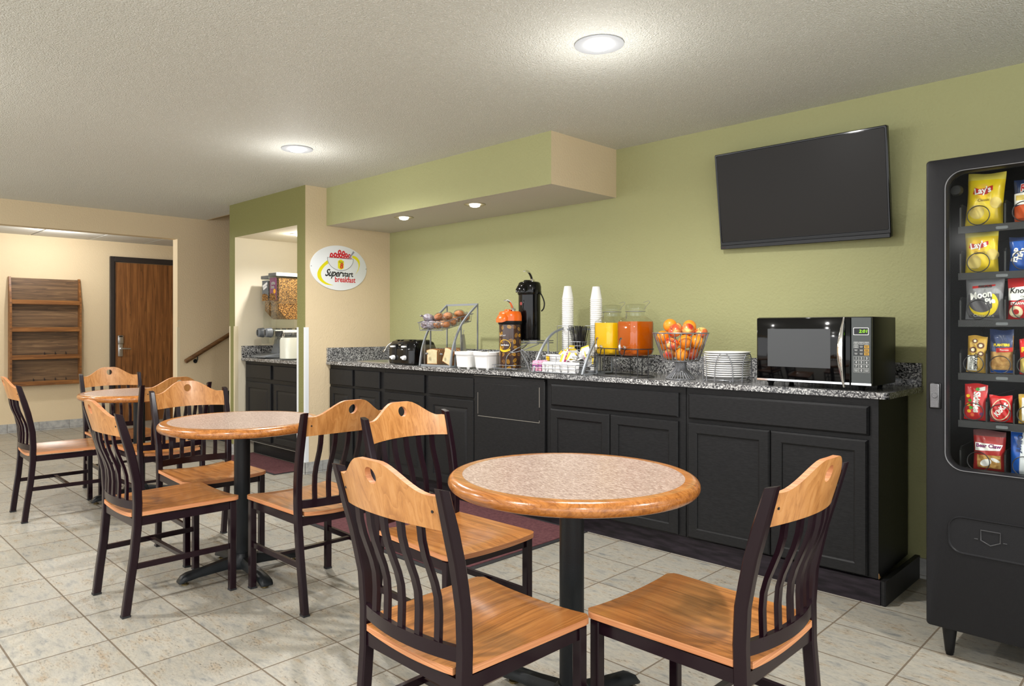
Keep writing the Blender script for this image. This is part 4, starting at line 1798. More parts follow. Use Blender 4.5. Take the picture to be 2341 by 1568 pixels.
sl = slice_mesh().build('bread_slice', None, None, angle=50)
tag(sl, 'front slice of white bread standing upright in the first compartment of the bin', 'bread slice', 'bread slices in the clear bin')
sl.location = (-3.925, 3.31, C0 + .016)
sl.rotation_euler = (0, 0, .12)
for k in range(1, 11):
    o = sl.copy()
    COL.objects.link(o)
    if k < 6:
        o.location = (-3.925, 3.31 + .017 * k, C0 + .016)
        o.rotation_euler = (-.04 - .01 * k, 0, .1)
        o['label'] = '%s white bread slice from the front in the toaster-side compartment' % ORD[k]
    else:
        j = k - 6
        o.location = (-3.77 + .004 * j, 3.305 + .021 * j, C0 + .026)
        o.rotation_euler = (-.1, .32 - .06 * j, -.12)
        o['label'] = 'leaning front slice of bread in the second compartment of the bin' if j == 0 else '%s bread slice from the front in the second compartment' % ORD[j]

# wrapped rolls in the wire basket
M_BUN = mat('baked_bun', (206, 132, 52), .6, vary=(24, (184, 104, 36)))
M_FILM = mat('plastic_film', (235, 236, 238), build=b_thin((250, 250, 250), 3.2, .12, .02))
M_FILM2 = mat('printed_film', (168, 166, 178), .2, spec=.8, vary=(40, (120, 100, 100)), bump=(60, .01, 3))


def make_bun(printed=False):
    t = thing('wrapped_roll', '', 'roll')
    bb = MB()
    bb.sphere((0, 0, 0), .032, 18, (1.1, 1, .7))
    bb.build('roll', M_BUN, t)
    bb = MB()
    bb.sphere((0, 0, 0), .0365, 18, (1.2, 1.05, .78))
    rnd = random.Random(3)
    for v in bb.bm.verts:
        v.co *= 1 + rnd.uniform(-.04, .04)
    for s in (-1, 1):
        ring0 = []
        pts = [(s * .036, y * .02, .0) for y in (-1, -.5, 0, .5, 1)]
        q = [(s * .062, y * .034, rnd.uniform(-.01, .016)) for y in (-1, -.5, 0, .5, 1)]
        V0 = [bb.bm.verts.new(p) for p in pts]
        V1 = [bb.bm.verts.new(p) for p in q]
        for i in range(4):
            bb.bm.faces.new((V0[i], V0[i + 1], V1[i + 1], V1[i]))
    bb.build('film', M_FILM2 if printed else M_FILM, t)
    return t


bun0, bun1 = make_bun(), make_bun(True)
BN = [(.07, -.005, .0, 1, 'roll in a printed silver wrapper in the front row of the wire basket'), (.14, -.005, 0, 1, 'second printed-wrapper roll in the front row of the wire basket'),
      (.075, .02, .045, 1, 'printed-wrapper roll on top of the pile at the toaster side'), (.205, -.005, 0, 0, 'clear-wrapped bun at the front of the basket, crock side'),
      (.27, .005, .002, 0, 'clear-wrapped bun at the front corner of the basket'), (.08, .075, .0, 0, 'clear-wrapped bun in the second row, toaster side'),
      (.16, .07, .0, 0, 'clear-wrapped bun in the middle of the basket'), (.25, .085, .0, 0, 'clear-wrapped bun beside the grey curved bar'),
      (.165, .035, .048, 0, 'golden bun on top of the pile in the middle'), (.235, .06, .05, 0, 'golden bun on top beside the curved bar'),
      (.1, .16, .0, 0, 'clear-wrapped bun in the third row, toaster side'), (.2, .165, 0, 0, 'clear-wrapped bun in the third row, middle'),
      (.255, .15, .046, 0, 'large golden bun high at the back of the basket'), (.26, .205, .004, 0, 'clear-wrapped bun at the back end of the wire basket')]
used = [0, 0]
for x, y, dz, k, lab in BN:
    src = bun1 if k else bun0
    if not used[k]:
        o = src
        used[k] = 1
        o['label'] = lab
        o['group'] = 'wrapped rolls in the wire basket'
    else:
        o = dup(src, (0, 0, 0), 0, lab, 'wrapped rolls in the wire basket')
    o.location = (-4.02 + x, 3.27 + y, C0 + bz(y) - .055 + .03 + dz)
    o.rotation_euler = (random.uniform(-.3, .4), random.uniform(-.3, .3), random.uniform(-1.2, 1.2))

# tongs hanging at the rack side
tg = thing('tongs', 'steel serving tongs hanging beside the bread bin above the white crocks', 'tongs', (-3.672, 3.375, C0))
for s in (-1, 1):
    b = MB()
    rings = []
    for k in range(11):
        t_ = k / 10
        z = .055 + .175 * t_
        x = s * (.019 * (1 - t_) + .003)
        w = .008 + .006 * math.sin(PI * t_)
        rings.append([(x - .0008, -w, z), (x + .0008, -w, z), (x + s * .003 + .0008, 0, z), (x + .0008, w, z), (x - .0008, w, z), (x + s * .003 - .0008, 0, z)])
    b.loft(rings)
    b.build('blade', M_STEEL, tg)
b = MB()
b.tube([(0, 0, .22), (0, 0, .255), (.006, 0, .26), (.012, 0, .25)], .0015, 6)
b.build('hook', M_WIRE, tg)


# ================================================================== CROCKS
def make_crock():
    t = thing('crock', '', 'crock')
    bb = MB()
    N_ = 60
    rings_ = []

    def sq(w, k, fl=0.):
        out = []
        for i in range(N_):
            a = 2 * PI * i / N_
            c_, s_ = math.cos(a), math.sin(a)
            r_ = w / (abs(c_) ** 5 + abs(s_) ** 5) ** (1 / 5)
            r_ *= 1 - (fl if i % 2 else 0)
            out.append((r_ * c_, r_ * s_, k))
        return out
    for w, k, fl in ((.060, .008, 0), (.064, .012, .02), (.0705, .088, .028), (.071, .092, 0), (.077, .094, 0), (.079, .102, 0), (.078, .113, 0), (.0735, .115, 0), (.071, .11, 0), (.062, .014, 0)):
        rings_.append(sq(w, k, fl))
    bb.loft(rings_)
    bb.build('body', M_WCER, t, angle=30)
    for x in (-.045, .045):
        for y in (-.045, .045):
            q = MB()
            q.lathe([(0, 0), (.009, 0), (.012, .009), (0, .009)], 12, (x, y, 0))
            q.build('foot', M_WCER, t)
    return t


cr = make_crock()
cr['label'] = 'white fluted square crock beside the bread rack, with a creamer on top'
cr['group'] = 'white fluted crocks'
cr.location = (-3.575, 3.335, C0)
cr2 = dup(cr, (-3.39, 3.335, C0), 0, 'white fluted square crock beside the brown coffee dispenser')
M_FOILLID = mat('creamer_lid', (236, 232, 226), .3)
b = MB()
b.use(M_WHITE).lathe([(0, 0), (.013, 0), (.018, .018), (.021, .019), (.021, .0205)], 18)
b.use(M_FOILLID).lathe([(.021, .0205), (0, .0208)], 18)
cm = b.build('creamer_cup', None)
tag(cm, 'small sealed creamer cup lying at the front of the first white crock', 'creamer', 'creamer cups in the crocks')
k = 0
for cx, who in ((-3.575, 'first'), (-3.39, 'second')):
    for (dx, dy, dz, rx, ry, lab) in ((-.03, -.03, .082, .4, .3, 'lying at the front of the %s white crock'), (.02, -.02, .092, -.5, .6, 'tipped toward the rim of the %s white crock'),
                                      (.0, .03, .085, .9, -.3, 'standing at the back of the %s white crock'), (.04, .035, .08, 1.4, .2, 'on its side in the back corner of the %s white crock'), (-.035, .03, .08, -1.2, .3, 'on its side, other back corner of the %s white crock')):
        o = cm if k == 0 else cm.copy()
        if k:
            COL.objects.link(o)
        o['label'] = 'sealed creamer cup ' + lab % who
        o.location = (cx + dx, 3.335 + dy, C0 + dz)
        o.rotation_euler = (rx, ry, k)
        k += 1

# ================================================================== COFFEE DISPENSERS AND THEIR RACK
AR = thing('airpot_rack', 'two-level silver wire rack holding the coffee dispensers', 'rack', (-3.207, 3.36, C0))
b = MB()
for z in (.016, .036):
    b.tube([(-.09, -.075, z), (.075, -.085, z), (.1, -.06, z), (.1, .08, z), (-.09, .08, z)], .0024, 6, closed=True)
for x, y in ((-.065, -.079), (.075, .082), (-.065, .082)):
    b.tube([(x, y, .0), (x, y, .036)], .002, 6)
for y in (-.04, .0, .04):
    b.tube([(-.09, y, .0105), (.1, y, .0105)], .0018, 6)
b.build('lower_tray', M_WIRE, AR)
b = MB()
X0_, X1_, Y0_, Y1_ = -.075, .145, .065, .26
for z in (.177, .191):
    b.tube([(X0_, Y0_, z), (X1_ - .03, Y0_, z), (X1_, Y0_ + .03, z), (X1_, Y1_, z), (X0_, Y1_, z)], .003, 6, closed=True)
for yv in (.1, .14, .18, .22):
    b.tube([(X0_, yv, .1765), (X1_, yv, .1765)], .0018, 6)
for xv in (-.03, .06):
    b.tube([(xv, Y0_ - .002, .175), (xv, Y0_ - .002, .198)], .0024, 6)
b.build('upper_tray', M_WIRE, AR)
for yo in (-.078, .2):
    kx = (3.36 + yo) / 3.36 if yo > 0 else .9777
    b = MB()

    def lg(px_, z_):
        xa_ = -3.245 + px_
        return (xa_ * (.9777 if yo < 0 else 1.0595) + 3.207 + (.03 if yo > 0 else 0), yo + (.14 * max(0, (z_ - .12) / .056) if yo < 0 else 0), z_)
    for L_ in ([(.077, .174), (.046, .141), (.018, .098), (.004, .046), (.006, .0035)], [(.02, .128), (.06, .119), (.108, .131), (.146, .154), (.168, .174)], [(.108, .131), (.153, .104), (.191, .058), (.213, .0035)]):
        b.tube(catm([lg(*p_) for p_ in L_]), .0032, 6)
    b.build('curved_leg', M_WIRE, AR)


def airpot_profile(r, h):
    return [(0, .001), (r * .97, .001), (r, .006), (r, h * .78)]


def make_airpot(root, r, h, body, collar, lid, lever_mat):
    bb = MB()
    bb.lathe([(0, 0), (r * .98, 0), (r, .005), (r, h), (0, h)], 48)
    bb.build('body', body, root, angle=50)
    bb = MB()
    bb.lathe([(r * .9, h - .002), (r * 1.03, h - .002), (r * 1.09, h + .006), (r * 1.09, h + .022), (r * .9, h + .022)], 48)
    bb.build('collar', collar, root)
    bb = MB()
    zt = h + .022
    bb.lathe([(r * .9, zt), (r * 1.07, zt), (r * 1.07, zt + .03), (r * .98, zt + .055), (r * .85, zt + .062), (0, zt + .064)], 40)
    # spout hood toward the room
    rings_ = []
    for k_, (y, w, za, zb) in enumerate(((-r * .6, r * .62, zt + .0, zt + .058), (-r * 1.05, r * .58, zt + .0, zt + .045), (-r * 1.3, r * .5, zt - .006, zt + .03), (-r * 1.42, r * .34, zt - .01, zt + .012))):
        rings_.append([(-w, y, za), (w, y, za), (w, y, (za + zb) / 2), (w * .6, y, zb), (-w * .6, y, zb), (-w, y, (za + zb) / 2)])
    bb.loft(rings_)
    bb.lathe([(0, 0), (r * .34, 0), (r * .3, .012), (0, .014)], 20, (-r * .1, -r * .2, zt + .062))
    bb.build('lid', lid, root, angle=40)
    bb = MB()
    bb.box(-r * .16, r * .16, r * .2, r * .62, zt + .055, zt + .08, .003)
    bb.build('lever_hinge', M_CHROME, root)
    bb = MB()
    pts = catm([(0, r * .4, zt + .07), (0, r * .05, zt + .115), (0, -r * .45, zt + .132), (0, -r * .7, zt + .128)])
    rings_ = []
    for i, p_ in enumerate(pts):
        w = r * .13
        rings_.append([(-w, p_[1], p_[2]), (w, p_[1], p_[2]), (w, p_[1] + .002, p_[2] + .006), (-w, p_[1] + .002, p_[2] + .006)])
    bb.loft(rings_)
    bb.build('pump_lever', lever_mat, root)


def b_beans(nt, b_, tc):
    mp = nd(nt, 'ShaderNodeMapping', in_Scale=(1, 1, 1))
    nt.links.new(tc.outputs['Object'], mp.inputs[0])
    sep = nd(nt, 'ShaderNodeSeparateXYZ')
    nt.links.new(mp.outputs[0], sep.inputs[0])
    ang = mth(nt, 'MULTIPLY', mth(nt, 'ARCTAN2', sep.outputs[0], sep.outputs[1]), .072)
    cmb = nd(nt, 'ShaderNodeCombineXYZ')
    nt.links.new(ang, cmb.inputs[0])
    nt.links.new(sep.outputs[2], cmb.inputs[1])
    vo = nd(nt, 'ShaderNodeTexVoronoi', in_Scale=24., in_Randomness=.55)
    vo.voronoi_dimensions = '2D'
    nt.links.new(cmb.outputs[0], vo.inputs['Vector'])
    sub = nd(nt, 'ShaderNodeVectorMath', operation='SUBTRACT')
    sc_ = nd(nt, 'ShaderNodeVectorMath', operation='SCALE', in_Scale=24.)
    nt.links.new(cmb.outputs[0], sub.inputs[0])
    nt.links.new(vo.outputs['Position'], sub.inputs[1])
    nt.links.new(sub.outputs[0], sc_.inputs[0])
    sp2 = nd(nt, 'ShaderNodeSeparateColor')
    nt.links.new(vo.outputs['Color'], sp2.inputs[0])
    vr_ = nd(nt, 'ShaderNodeVectorRotate')
    vr_.rotation_type = 'Z_AXIS'
    nt.links.new(sc_.outputs[0], vr_.inputs['Vector'])
    nt.links.new(mth(nt, 'MULTIPLY', sp2.outputs[0], 6.28), vr_.inputs['Angle'])
    s2 = nd(nt, 'ShaderNodeSeparateXYZ')
    nt.links.new(vr_.outputs[0], s2.inputs[0])
    e = mth(nt, 'ADD', mth(nt, 'POWER', mth(nt, 'MULTIPLY', s2.outputs[0], 2.6), 2.), mth(nt, 'POWER', mth(nt, 'MULTIPLY', s2.outputs[1], 3.9), 2.))
    inside = mth(nt, 'LESS_THAN', e, 1.)
    crease = mth(nt, 'LESS_THAN', mth(nt, 'ABSOLUTE', mth(nt, 'ADD', s2.outputs[1], mth(nt, 'MULTIPLY', mth(nt, 'SINE', mth(nt, 'MULTIPLY', s2.outputs[0], 9.)), .03))), .025)
    keep = mth(nt, 'GREATER_THAN', sp2.outputs[1], .15)
    m_ = mth(nt, 'MULTIPLY', mth(nt, 'MULTIPLY', inside, mth(nt, 'SUBTRACT', 1., crease)), keep)
    bean = mixc(nt, sp2.outputs[2], rgb((190, 140, 40)), rgb((104, 70, 44)))
    nt.links.new(mixc(nt, m_, rgb((62, 40, 30)), bean), b_.inputs['Base Color'])


M_BEANS = mat('coffee_bean_wrap', (62, 40, 30), .22, coat=.4, build=b_beans)
M_ORLID = mat('orange_plastic', (232, 104, 22), .3, coat=.2)
M_YELP = mat('yellow_print', (246, 198, 20), .4)
a1 = thing('airpot', 'brown coffee-bean-patterned airpot with orange lid, on the lower rack level', 'airpot', (-3.207, 3.36, C0 + .0135))
make_airpot(a1, .0715, .285, M_BEANS, M_BLACKPL, M_ORLID, M_CHROME)
# keep its printed label wrapped round the pot
fa = math.atan2(-.62, -.42)


def wrap(cx_a, r_, tilt=0.):
    def f(co):
        a = cx_a + co.x / r_
        rr_ = r_ + (-co.y)
        return Vector((rr_ * math.cos(a), rr_ * math.sin(a), co.z + tilt * co.x))
    return f


FRA = math.atan2(-.92, .38)
text('DECAF', .0125, M_INKW, a1, (-.03, -.0006, .213), fn=wrap(FRA, .0716), sx=1.2, space=1.25)
b = MB()
q = []
for k in range(36):
    A0, A1 = 2 * PI * k / 36, 2 * PI * (k + 1) / 36
    q.append([(.039 * math.cos(A0), .032 * math.sin(A0)), (.039 * math.cos(A1), .032 * math.sin(A1)), (.042 * math.cos(A1), .035 * math.sin(A1)), (.042 * math.cos(A0), .035 * math.sin(A0))])
wf = wrap(FRA, .0716)
b.slab(q, lambda u, v, d: wf(Vector((u - .012, -.0003 - .0004 * d, v + .152))), 1.)
b.build('label_ring', M_YELP, a1)
b = MB()
q = [[(u0, .107 + .012 * ((u0 + .012) / .04) ** 2), (u1, .107 + .012 * ((u1 + .012) / .04) ** 2), (u1, .117 + .012 * ((u1 + .012) / .04) ** 2), (u0, .117 + .012 * ((u0 + .012) / .04) ** 2)] for u0, u1 in [(-.052 + .08 * k / 14, -.052 + .08 * (k + 1) / 14) for k in range(14)]]
b.slab(q, lambda u, v, d: wf(Vector((u, -.0006 - .0004 * d, v))), 1.)
b.build('label_ribbon', M_YELP, a1)
text('Farmer Brothers', .0145, M_INKW, a1, (-.012, -.0006, .152), fn=wf, sx=.62, bold=.0004)

a2 = thing('airpot', 'tall plain black airpot on the upper level of the wire rack', 'airpot', (-3.184, 3.522, C0 + .195))
make_airpot(a2, .073, .30, M_GLOSSB, M_GLOSSB, M_GLOSSB, M_CHROME)
b = MB()
b.tube([(p_[0], p_[1], p_[2]) for p_ in catm([(.07, .01, .318), (.09, .015, .30), (.112, .02, .25), (.108, .02, .21), (.092, .015, .19)])], .0045, 8)
b.build('carry_handle', M_BLACKPL, a2)
b = MB()
wf2 = wrap(math.atan2(-.99, -.12), .0731)
q = [[(0, 0), (.011 * math.cos(2 * PI * k / 16), .011 * math.sin(2 * PI * k / 16)), (.011 * math.cos(2 * PI * (k + 1) / 16), .011 * math.sin(2 * PI * (k + 1) / 16))] for k in range(16)]
b.slab(q, lambda u, v, d: wf2(Vector((u, -.0003 - .0004 * d, v + .24))), 1.)
b.build('round_sticker', mat('faded_red_sticker', (150, 60, 56), .5), a2)

# ================================================================== CONDIMENT AND CUP RACK
CX0, CY0 = -2.95, 3.30
cd = thing('condiment_rack', 'grey tube rack with wire baskets for cups, stirrers and sugar packets', 'rack', (CX0, CY0, C0))
CV2 = [(0, 0), (.02, .045), (.06, .115), (.115, .185), (.19, .24), (.29, .27)]
for x in (0, .38):
    b = MB()
    b.tube([(x, y, z + .003) for y, z in catm(CV2)], 0, flat=(.012, .012))
    b.build('curved_bar', M_GREYT, cd, angle=60)
    for y, z in ((.29, .27), (.14, .205)):
        b = MB()
        b.box(x - .004, x + .004, y - .004, y + .004, .0, z)
        b.build('upright', M_GREYT, cd)
b = MB()
b.box(-.004, .384, .284, .294, 0, .01)
b.box(-.004, .384, .29, .3, .262, .272)
b.box(.376, .384, .02, .29, 0, .008)
b.box(-.004, .004, .02, .29, 0, .008)
b.build('base_frame', M_GREYT, cd)


def wire_bin(x0, x1, y0, y1, z0, z1, nx_=6, ny_=3, levels=2, r=.0019, ins=.006):
    bb = MB()
    for k_ in range(levels + 1):
        t_ = k_ / levels
        i_ = ins * (1 - t_)
        z = z0 + (z1 - z0) * t_
        bb.tube([(x0 + i_, y0 + i_, z), (x1 - i_, y0 + i_, z), (x1 - i_, y1 - i_, z), (x0 + i_, y1 - i_, z)], r * (1.3 if k_ == levels else 1), 6, closed=True)
    for k_ in range(nx_ + 1):
        x = x0 + ins + (x1 - x0 - 2 * ins) * k_ / nx_
        bb.tube([(x, y0, z1), (x, y0 + ins, z0), (x, y1 - ins, z0), (x, y1, z1)], r, 5)
    for k_ in range(1, ny_):
        y = y0 + ins + (y1 - y0 - 2 * ins) * k_ / ny_
        bb.tube([(x0, y, z1), (x0 + ins, y, z0), (x1 - ins, y, z0), (x1, y, z1)], r, 5)
    return bb


wire_bin(-.03, .335, .0, .085, .006, .056, 6).build('front_basket', M_WIRE, cd)
wire_bin(-.01, .375, .095, .17, .045, .10, 7).build('middle_basket', M_WIRE, cd)
wire_bin(.155, .23, .175, .24, .115, .19, 3, 3, 3).build('stirrer_basket', M_WIRE, cd)
CUPS = [(-2.938, 3.62, 38), (-2.711, 3.62, 37)]
for (x, y, n_) in CUPS:
    b = MB()
    for s in (-1, 1):
        b.tube([(x - CX0 + s * .047, y - CY0 - .05, .006), (x - CX0 + s * .047, y - CY0 - .05, .288)], .0018, 6)
        b.tube([(x - CX0 + s * .047, y - CY0 + .05, .006), (x - CX0 + s * .047, y - CY0 + .05, .288)], .0018, 6)
    b.tube([(x - CX0 - .047, y - CY0 - .05, .288), (x - CX0 + .047, y - CY0 - .05, .288), (x - CX0 + .047, y - CY0 + .05, .288), (x - CX0 - .047, y - CY0 + .05, .288)], .0018, 6, closed=True)
    b.tube([(x - CX0 - .047, y - CY0 - .05, .008), (x - CX0 + .047, y - CY0 - .05, .008), (x - CX0 + .047, y - CY0 + .05, .008), (x - CX0 - .047, y - CY0 + .05, .008)], .0018, 6, closed=True)
    b.build('cup_holder', M_WIRE, cd)
M_FOAM = mat('white_foam', (240, 240, 238), .55)
b = MB()
b.lathe([(0, .083), (.021, .083), (.023, .0815), (.0365, .004), (.0385, .0035), (.0385, 0), (.0365, 0), (.0345, .004), (.021, .079), (0, .079)], 28)
cup = b.build('foam_cup', M_FOAM, None, (CUPS[0][0], CUPS[0][1], C0 + .0115), angle=30)
tag(cup, 'lowest upside-down white foam cup of the stack beside the black airpot', 'cup', 'foam cups stacked beside the black airpot')
for si, (x, y, n_) in enumerate(CUPS):
    where = 'the stack beside the black airpot' if si == 0 else 'the stack beside the yellow juice jar'
    for k in range(n_):
        if si == 0 and k == 0:
            continue
        o = cup.copy()
        COL.objects.link(o)
        o.location = (x + random.uniform(-.0004, .0004), y, C0 + .0115 + .0122 * k)
        o['label'] = ('topmost upside-down foam cup of ' if k == n_ - 1 else 'white foam cup, %s from the top of ' % ORD[n_ - 1 - k]) + where
        o['group'] = 'foam cups stacked beside the black airpot' if si == 0 else 'foam cups stacked beside the yellow juice jar'
b = MB()
b.tube([(0, 0, 0), (0, 0, .165)], .0021, 6)
sr = b.build('stirrer_straw', mat('black_straw', (20, 20, 21), .3), None)
tag(sr, 'thin black stirrer straw in the bunch in the wire basket', 'straw', 'black stirrer straws in the wire basket')
k = 0
for i in range(7):
    for j in range(6):
        o = sr if k == 0 else sr.copy()
        if k:
            COL.objects.link(o)
        fx, fy = (i - 3) / 3, (j - 2.5) / 2.5
        o.location = (CX0 + .1925 + fx * .022, CY0 + .2075 + fy * .018, C0 + .118)
        o.rotation_euler = (-fy * .1, fx * .17 + random.uniform(-.02, .02), 0)
        o.location.z += random.uniform(-.0, .006)
        k += 1
b = MB()
b.box(0, .06, 0, .004, 0, .2)
nk = b.build('paper_sleeve', mat('white_card', (226, 224, 214), .7), None, (-2.872, 3.575, C0 + .04))
nk.rotation_euler = (0, .06, .1)
tag(nk, 'white card standing behind the stirrers between the cup stacks', 'card')


def packet(name, w, h, th, m, m2=None, m3=None):
    bb = MB()
    nx_, nz_ = 6, 5
    fr, bk_ = [], []
    for i in range(nz_ + 1):
        v = i / nz_ * 2 - 1
        r1, r2 = [], []
        for j in range(nx_ + 1):
            u = j / nx_ * 2 - 1
            t_ = th * (1 - u ** 4) * (1 - v ** 4) + .0006
            r1.append((u * w / 2, -t_ / 2, (v + 1) * h / 2))
            r2.append((u * w / 2, t_ / 2, (v + 1) * h / 2))
        fr.append(r1)
        bk_.append(r2)
    bb.use(m)
    for G in (fr, bk_):
        V_ = [[bb.bm.verts.new(p_) for p_ in r_] for r_ in G]
        for i in range(nz_):
            for j in range(nx_):
                if m2 and G is fr and i == 2:
                    bb.use(m2)
                elif m3 and i == nz_ - 1:
                    bb.use(m3)
                else:
                    bb.use(m)
                f = bb.bm.faces.new((V_[i][j], V_[i][j + 1], V_[i + 1][j + 1], V_[i + 1][j]))
                f.material_index = bb.mi
    bmesh.ops.remove_doubles(bb.bm, verts=bb.bm.verts[:], dist=.0008)
    return bb.build(name, None)


M_PINK = mat('pink_paper', (240, 168, 196), .6)
M_PURP = mat('purple_print', (150, 80, 150), .6)
M_SUG = mat('white_paper', (240, 240, 240), .6)
M_YELK = mat('yellow_paper', (232, 206, 70), .6)
M_MAG = mat('magenta_print', (170, 50, 100), .6)
pk = packet('sugar_packet', .045, .064, .006, M_PINK, M_PURP)
wk = packet('sugar_packet', .05, .06, .007, M_SUG)
yk = packet('sugar_packet', .05, .06, .006, M_SUG, M_MAG, M_YELK)
tag(pk, 'pink sweetener packet standing in the front wire basket', 'packet', 'pink sweetener packets')
tag(wk, 'white sugar packet standing in the front wire basket', 'packet', 'white sugar packets')
tag(yk, 'yellow and magenta striped packet heaped in the raised basket', 'packet', 'striped sweetener packets')


def place(src, k, loc, rot):
    o = src if k == 0 else src.copy()
    if k:
        COL.objects.link(o)
    o.location = loc
    o.rotation_euler = rot
    return o


for k in range(8):
    place(pk, k, (CX0 - .017 + .022 * (k % 2) + .018, CY0 + .012 + .009 * k, C0 + .009 + .001 * (k % 3)), (-.06, 0, random.uniform(-.05, .05)))
for k in range(24):
    place(wk, k, (CX0 + .085 + .052 * (k % 5), CY0 + .012 + .014 * (k // 5), C0 + .009), (random.uniform(-.15, .1), random.uniform(-.06, .06), random.uniform(-.1, .1)))
for k in range(22):
    o = place(yk, k, (CX0 + .14 + .185 * random.random(), CY0 + .105 + .045 * random.random(), C0 + .055 + .065 * (k / 22)),
              (random.uniform(-1.2, 1.2), random.uniform(-1.2, 1.2), random.uniform(-3, 3)))
b = MB()
b.lathe([(0, 0), (.014, 0), (.019, .02), (.022, .021), (.022, .023), (0, .024)], 16)
cm2 = b.build('creamer_cup', M_WHITE)
tag(cm2, 'white creamer cup in the heap in the raised wire basket', 'creamer', 'creamer cups in the raised basket')
for k in range(12):
    o = place(cm2, k, (CX0 + .2 + .16 * random.random(), CY0 + .11 + .045 * random.random(), C0 + .06 + .07 * (k / 12)), (random.uniform(-1.5, 1.5), random.uniform(-1.5, 1.5), k))
tb = thing('tea_box', 'small white and yellow box standing at the airpot end of the raised basket', 'box', (CX0 + .005, CY0 + .11, C0 + .048))
b = MB()
b.box(0, .12, 0, .05, 0, .062, .001)
b.build('carton', M_SUG, tb)
b = MB()
b.box(.004, .034, -.0008, .001, .02, .055)
b.build('yellow_print', M_YELP, tb)

# ================================================================== JUICE JARS AND STAND
JA, JY = Vector((-2.288, 3.42)), Vector((-2.48, 3.462))
mid = (JA + JY) / 2
ang = math.atan2(JA.y - JY.y, JA.x - JY.x)
half = (JA - JY).length / 2
js = thing('jar_stand', 'black wire stand holding two juice jars', 'stand', (mid.x, mid.y, C0), ang)


def stadium(r, h_, z, n_=14):
    out = []
    for k_ in range(n_ + 1):
        a = -PI / 2 + PI * k_ / n_
        out.append((h_ + r * math.cos(a), r * math.sin(a), z))
    for k_ in range(n_ + 1):
        a = PI / 2 + PI * k_ / n_
        out.append((-h_ + r * math.cos(a), r * math.sin(a), z))
    return out


b = MB()
b.tube(stadium(.104, half, .003), .003, 6, closed=True)
b.build('base_ring', M_BWIRE, js)
b = MB()
b.tube(stadium(.098, half, .112), .003, 6, closed=True)
for x in (-half - .06, -half, -half + .06, half - .06, half, half + .06):
    b.tube([(x, -.09, .112), (x, .09, .112)], .0025, 6)
b.build('shelf', M_BWIRE, js)
# upper rim dips under each tap
b = MB()
pts = []
seq = stadium(.1, half, .158, 16)
front = []
for x, y, z in seq:
    if not (y < -.0999 and False):
        pts.append((x, y, z))
top_front = [(-half - .0, -.1, .158), (-half - .042, -.1, .158)]
arcL = [(half * 1. + .1 * math.cos(a), .1 * math.sin(a), .158) for a in [-PI / 2 + PI * k / 14 for k in range(15)]]
arcR = [(-half + .1 * math.cos(a), .1 * math.sin(a), .158) for a in [PI / 2 + PI * k / 14 for k in range(15)]]


def dip(xc):
    return [(xc - .03, -.1, .158), (xc - .021, -.101, .15), (xc - .017, -.101, .13), (xc, -.101, .118), (xc + .017, -.101, .13), (xc + .021, -.101, .15), (xc + .03, -.1, .158)]


b.tube(arcL + arcR + dip(-half + .0) + dip(half), .003, 6, closed=True)
b.build('upper_rim', M_BWIRE, js)
for x, y in ((-half - .1, 0), (-half + .05, -.101), (half - .05, -.101), (half + .1, 0), (-half + .05, .101), (half - .05, .101), (-half - .08, -.06), (half + .08, -.06)):
    b = MB()
    b.tube([(x, y, .0), (x, y, .158)], .0028, 6)
    b.build('leg', M_BWIRE, js)

M_OJ = mat('orange_juice', (244, 190, 10), .3, emit=None)
M_AJ = mat('apple_juice', (186, 84, 0), .12, coat=.15)
M_JGL = mat('jar_glass', (236, 240, 238), build=b_thin((246, 248, 246), .8))


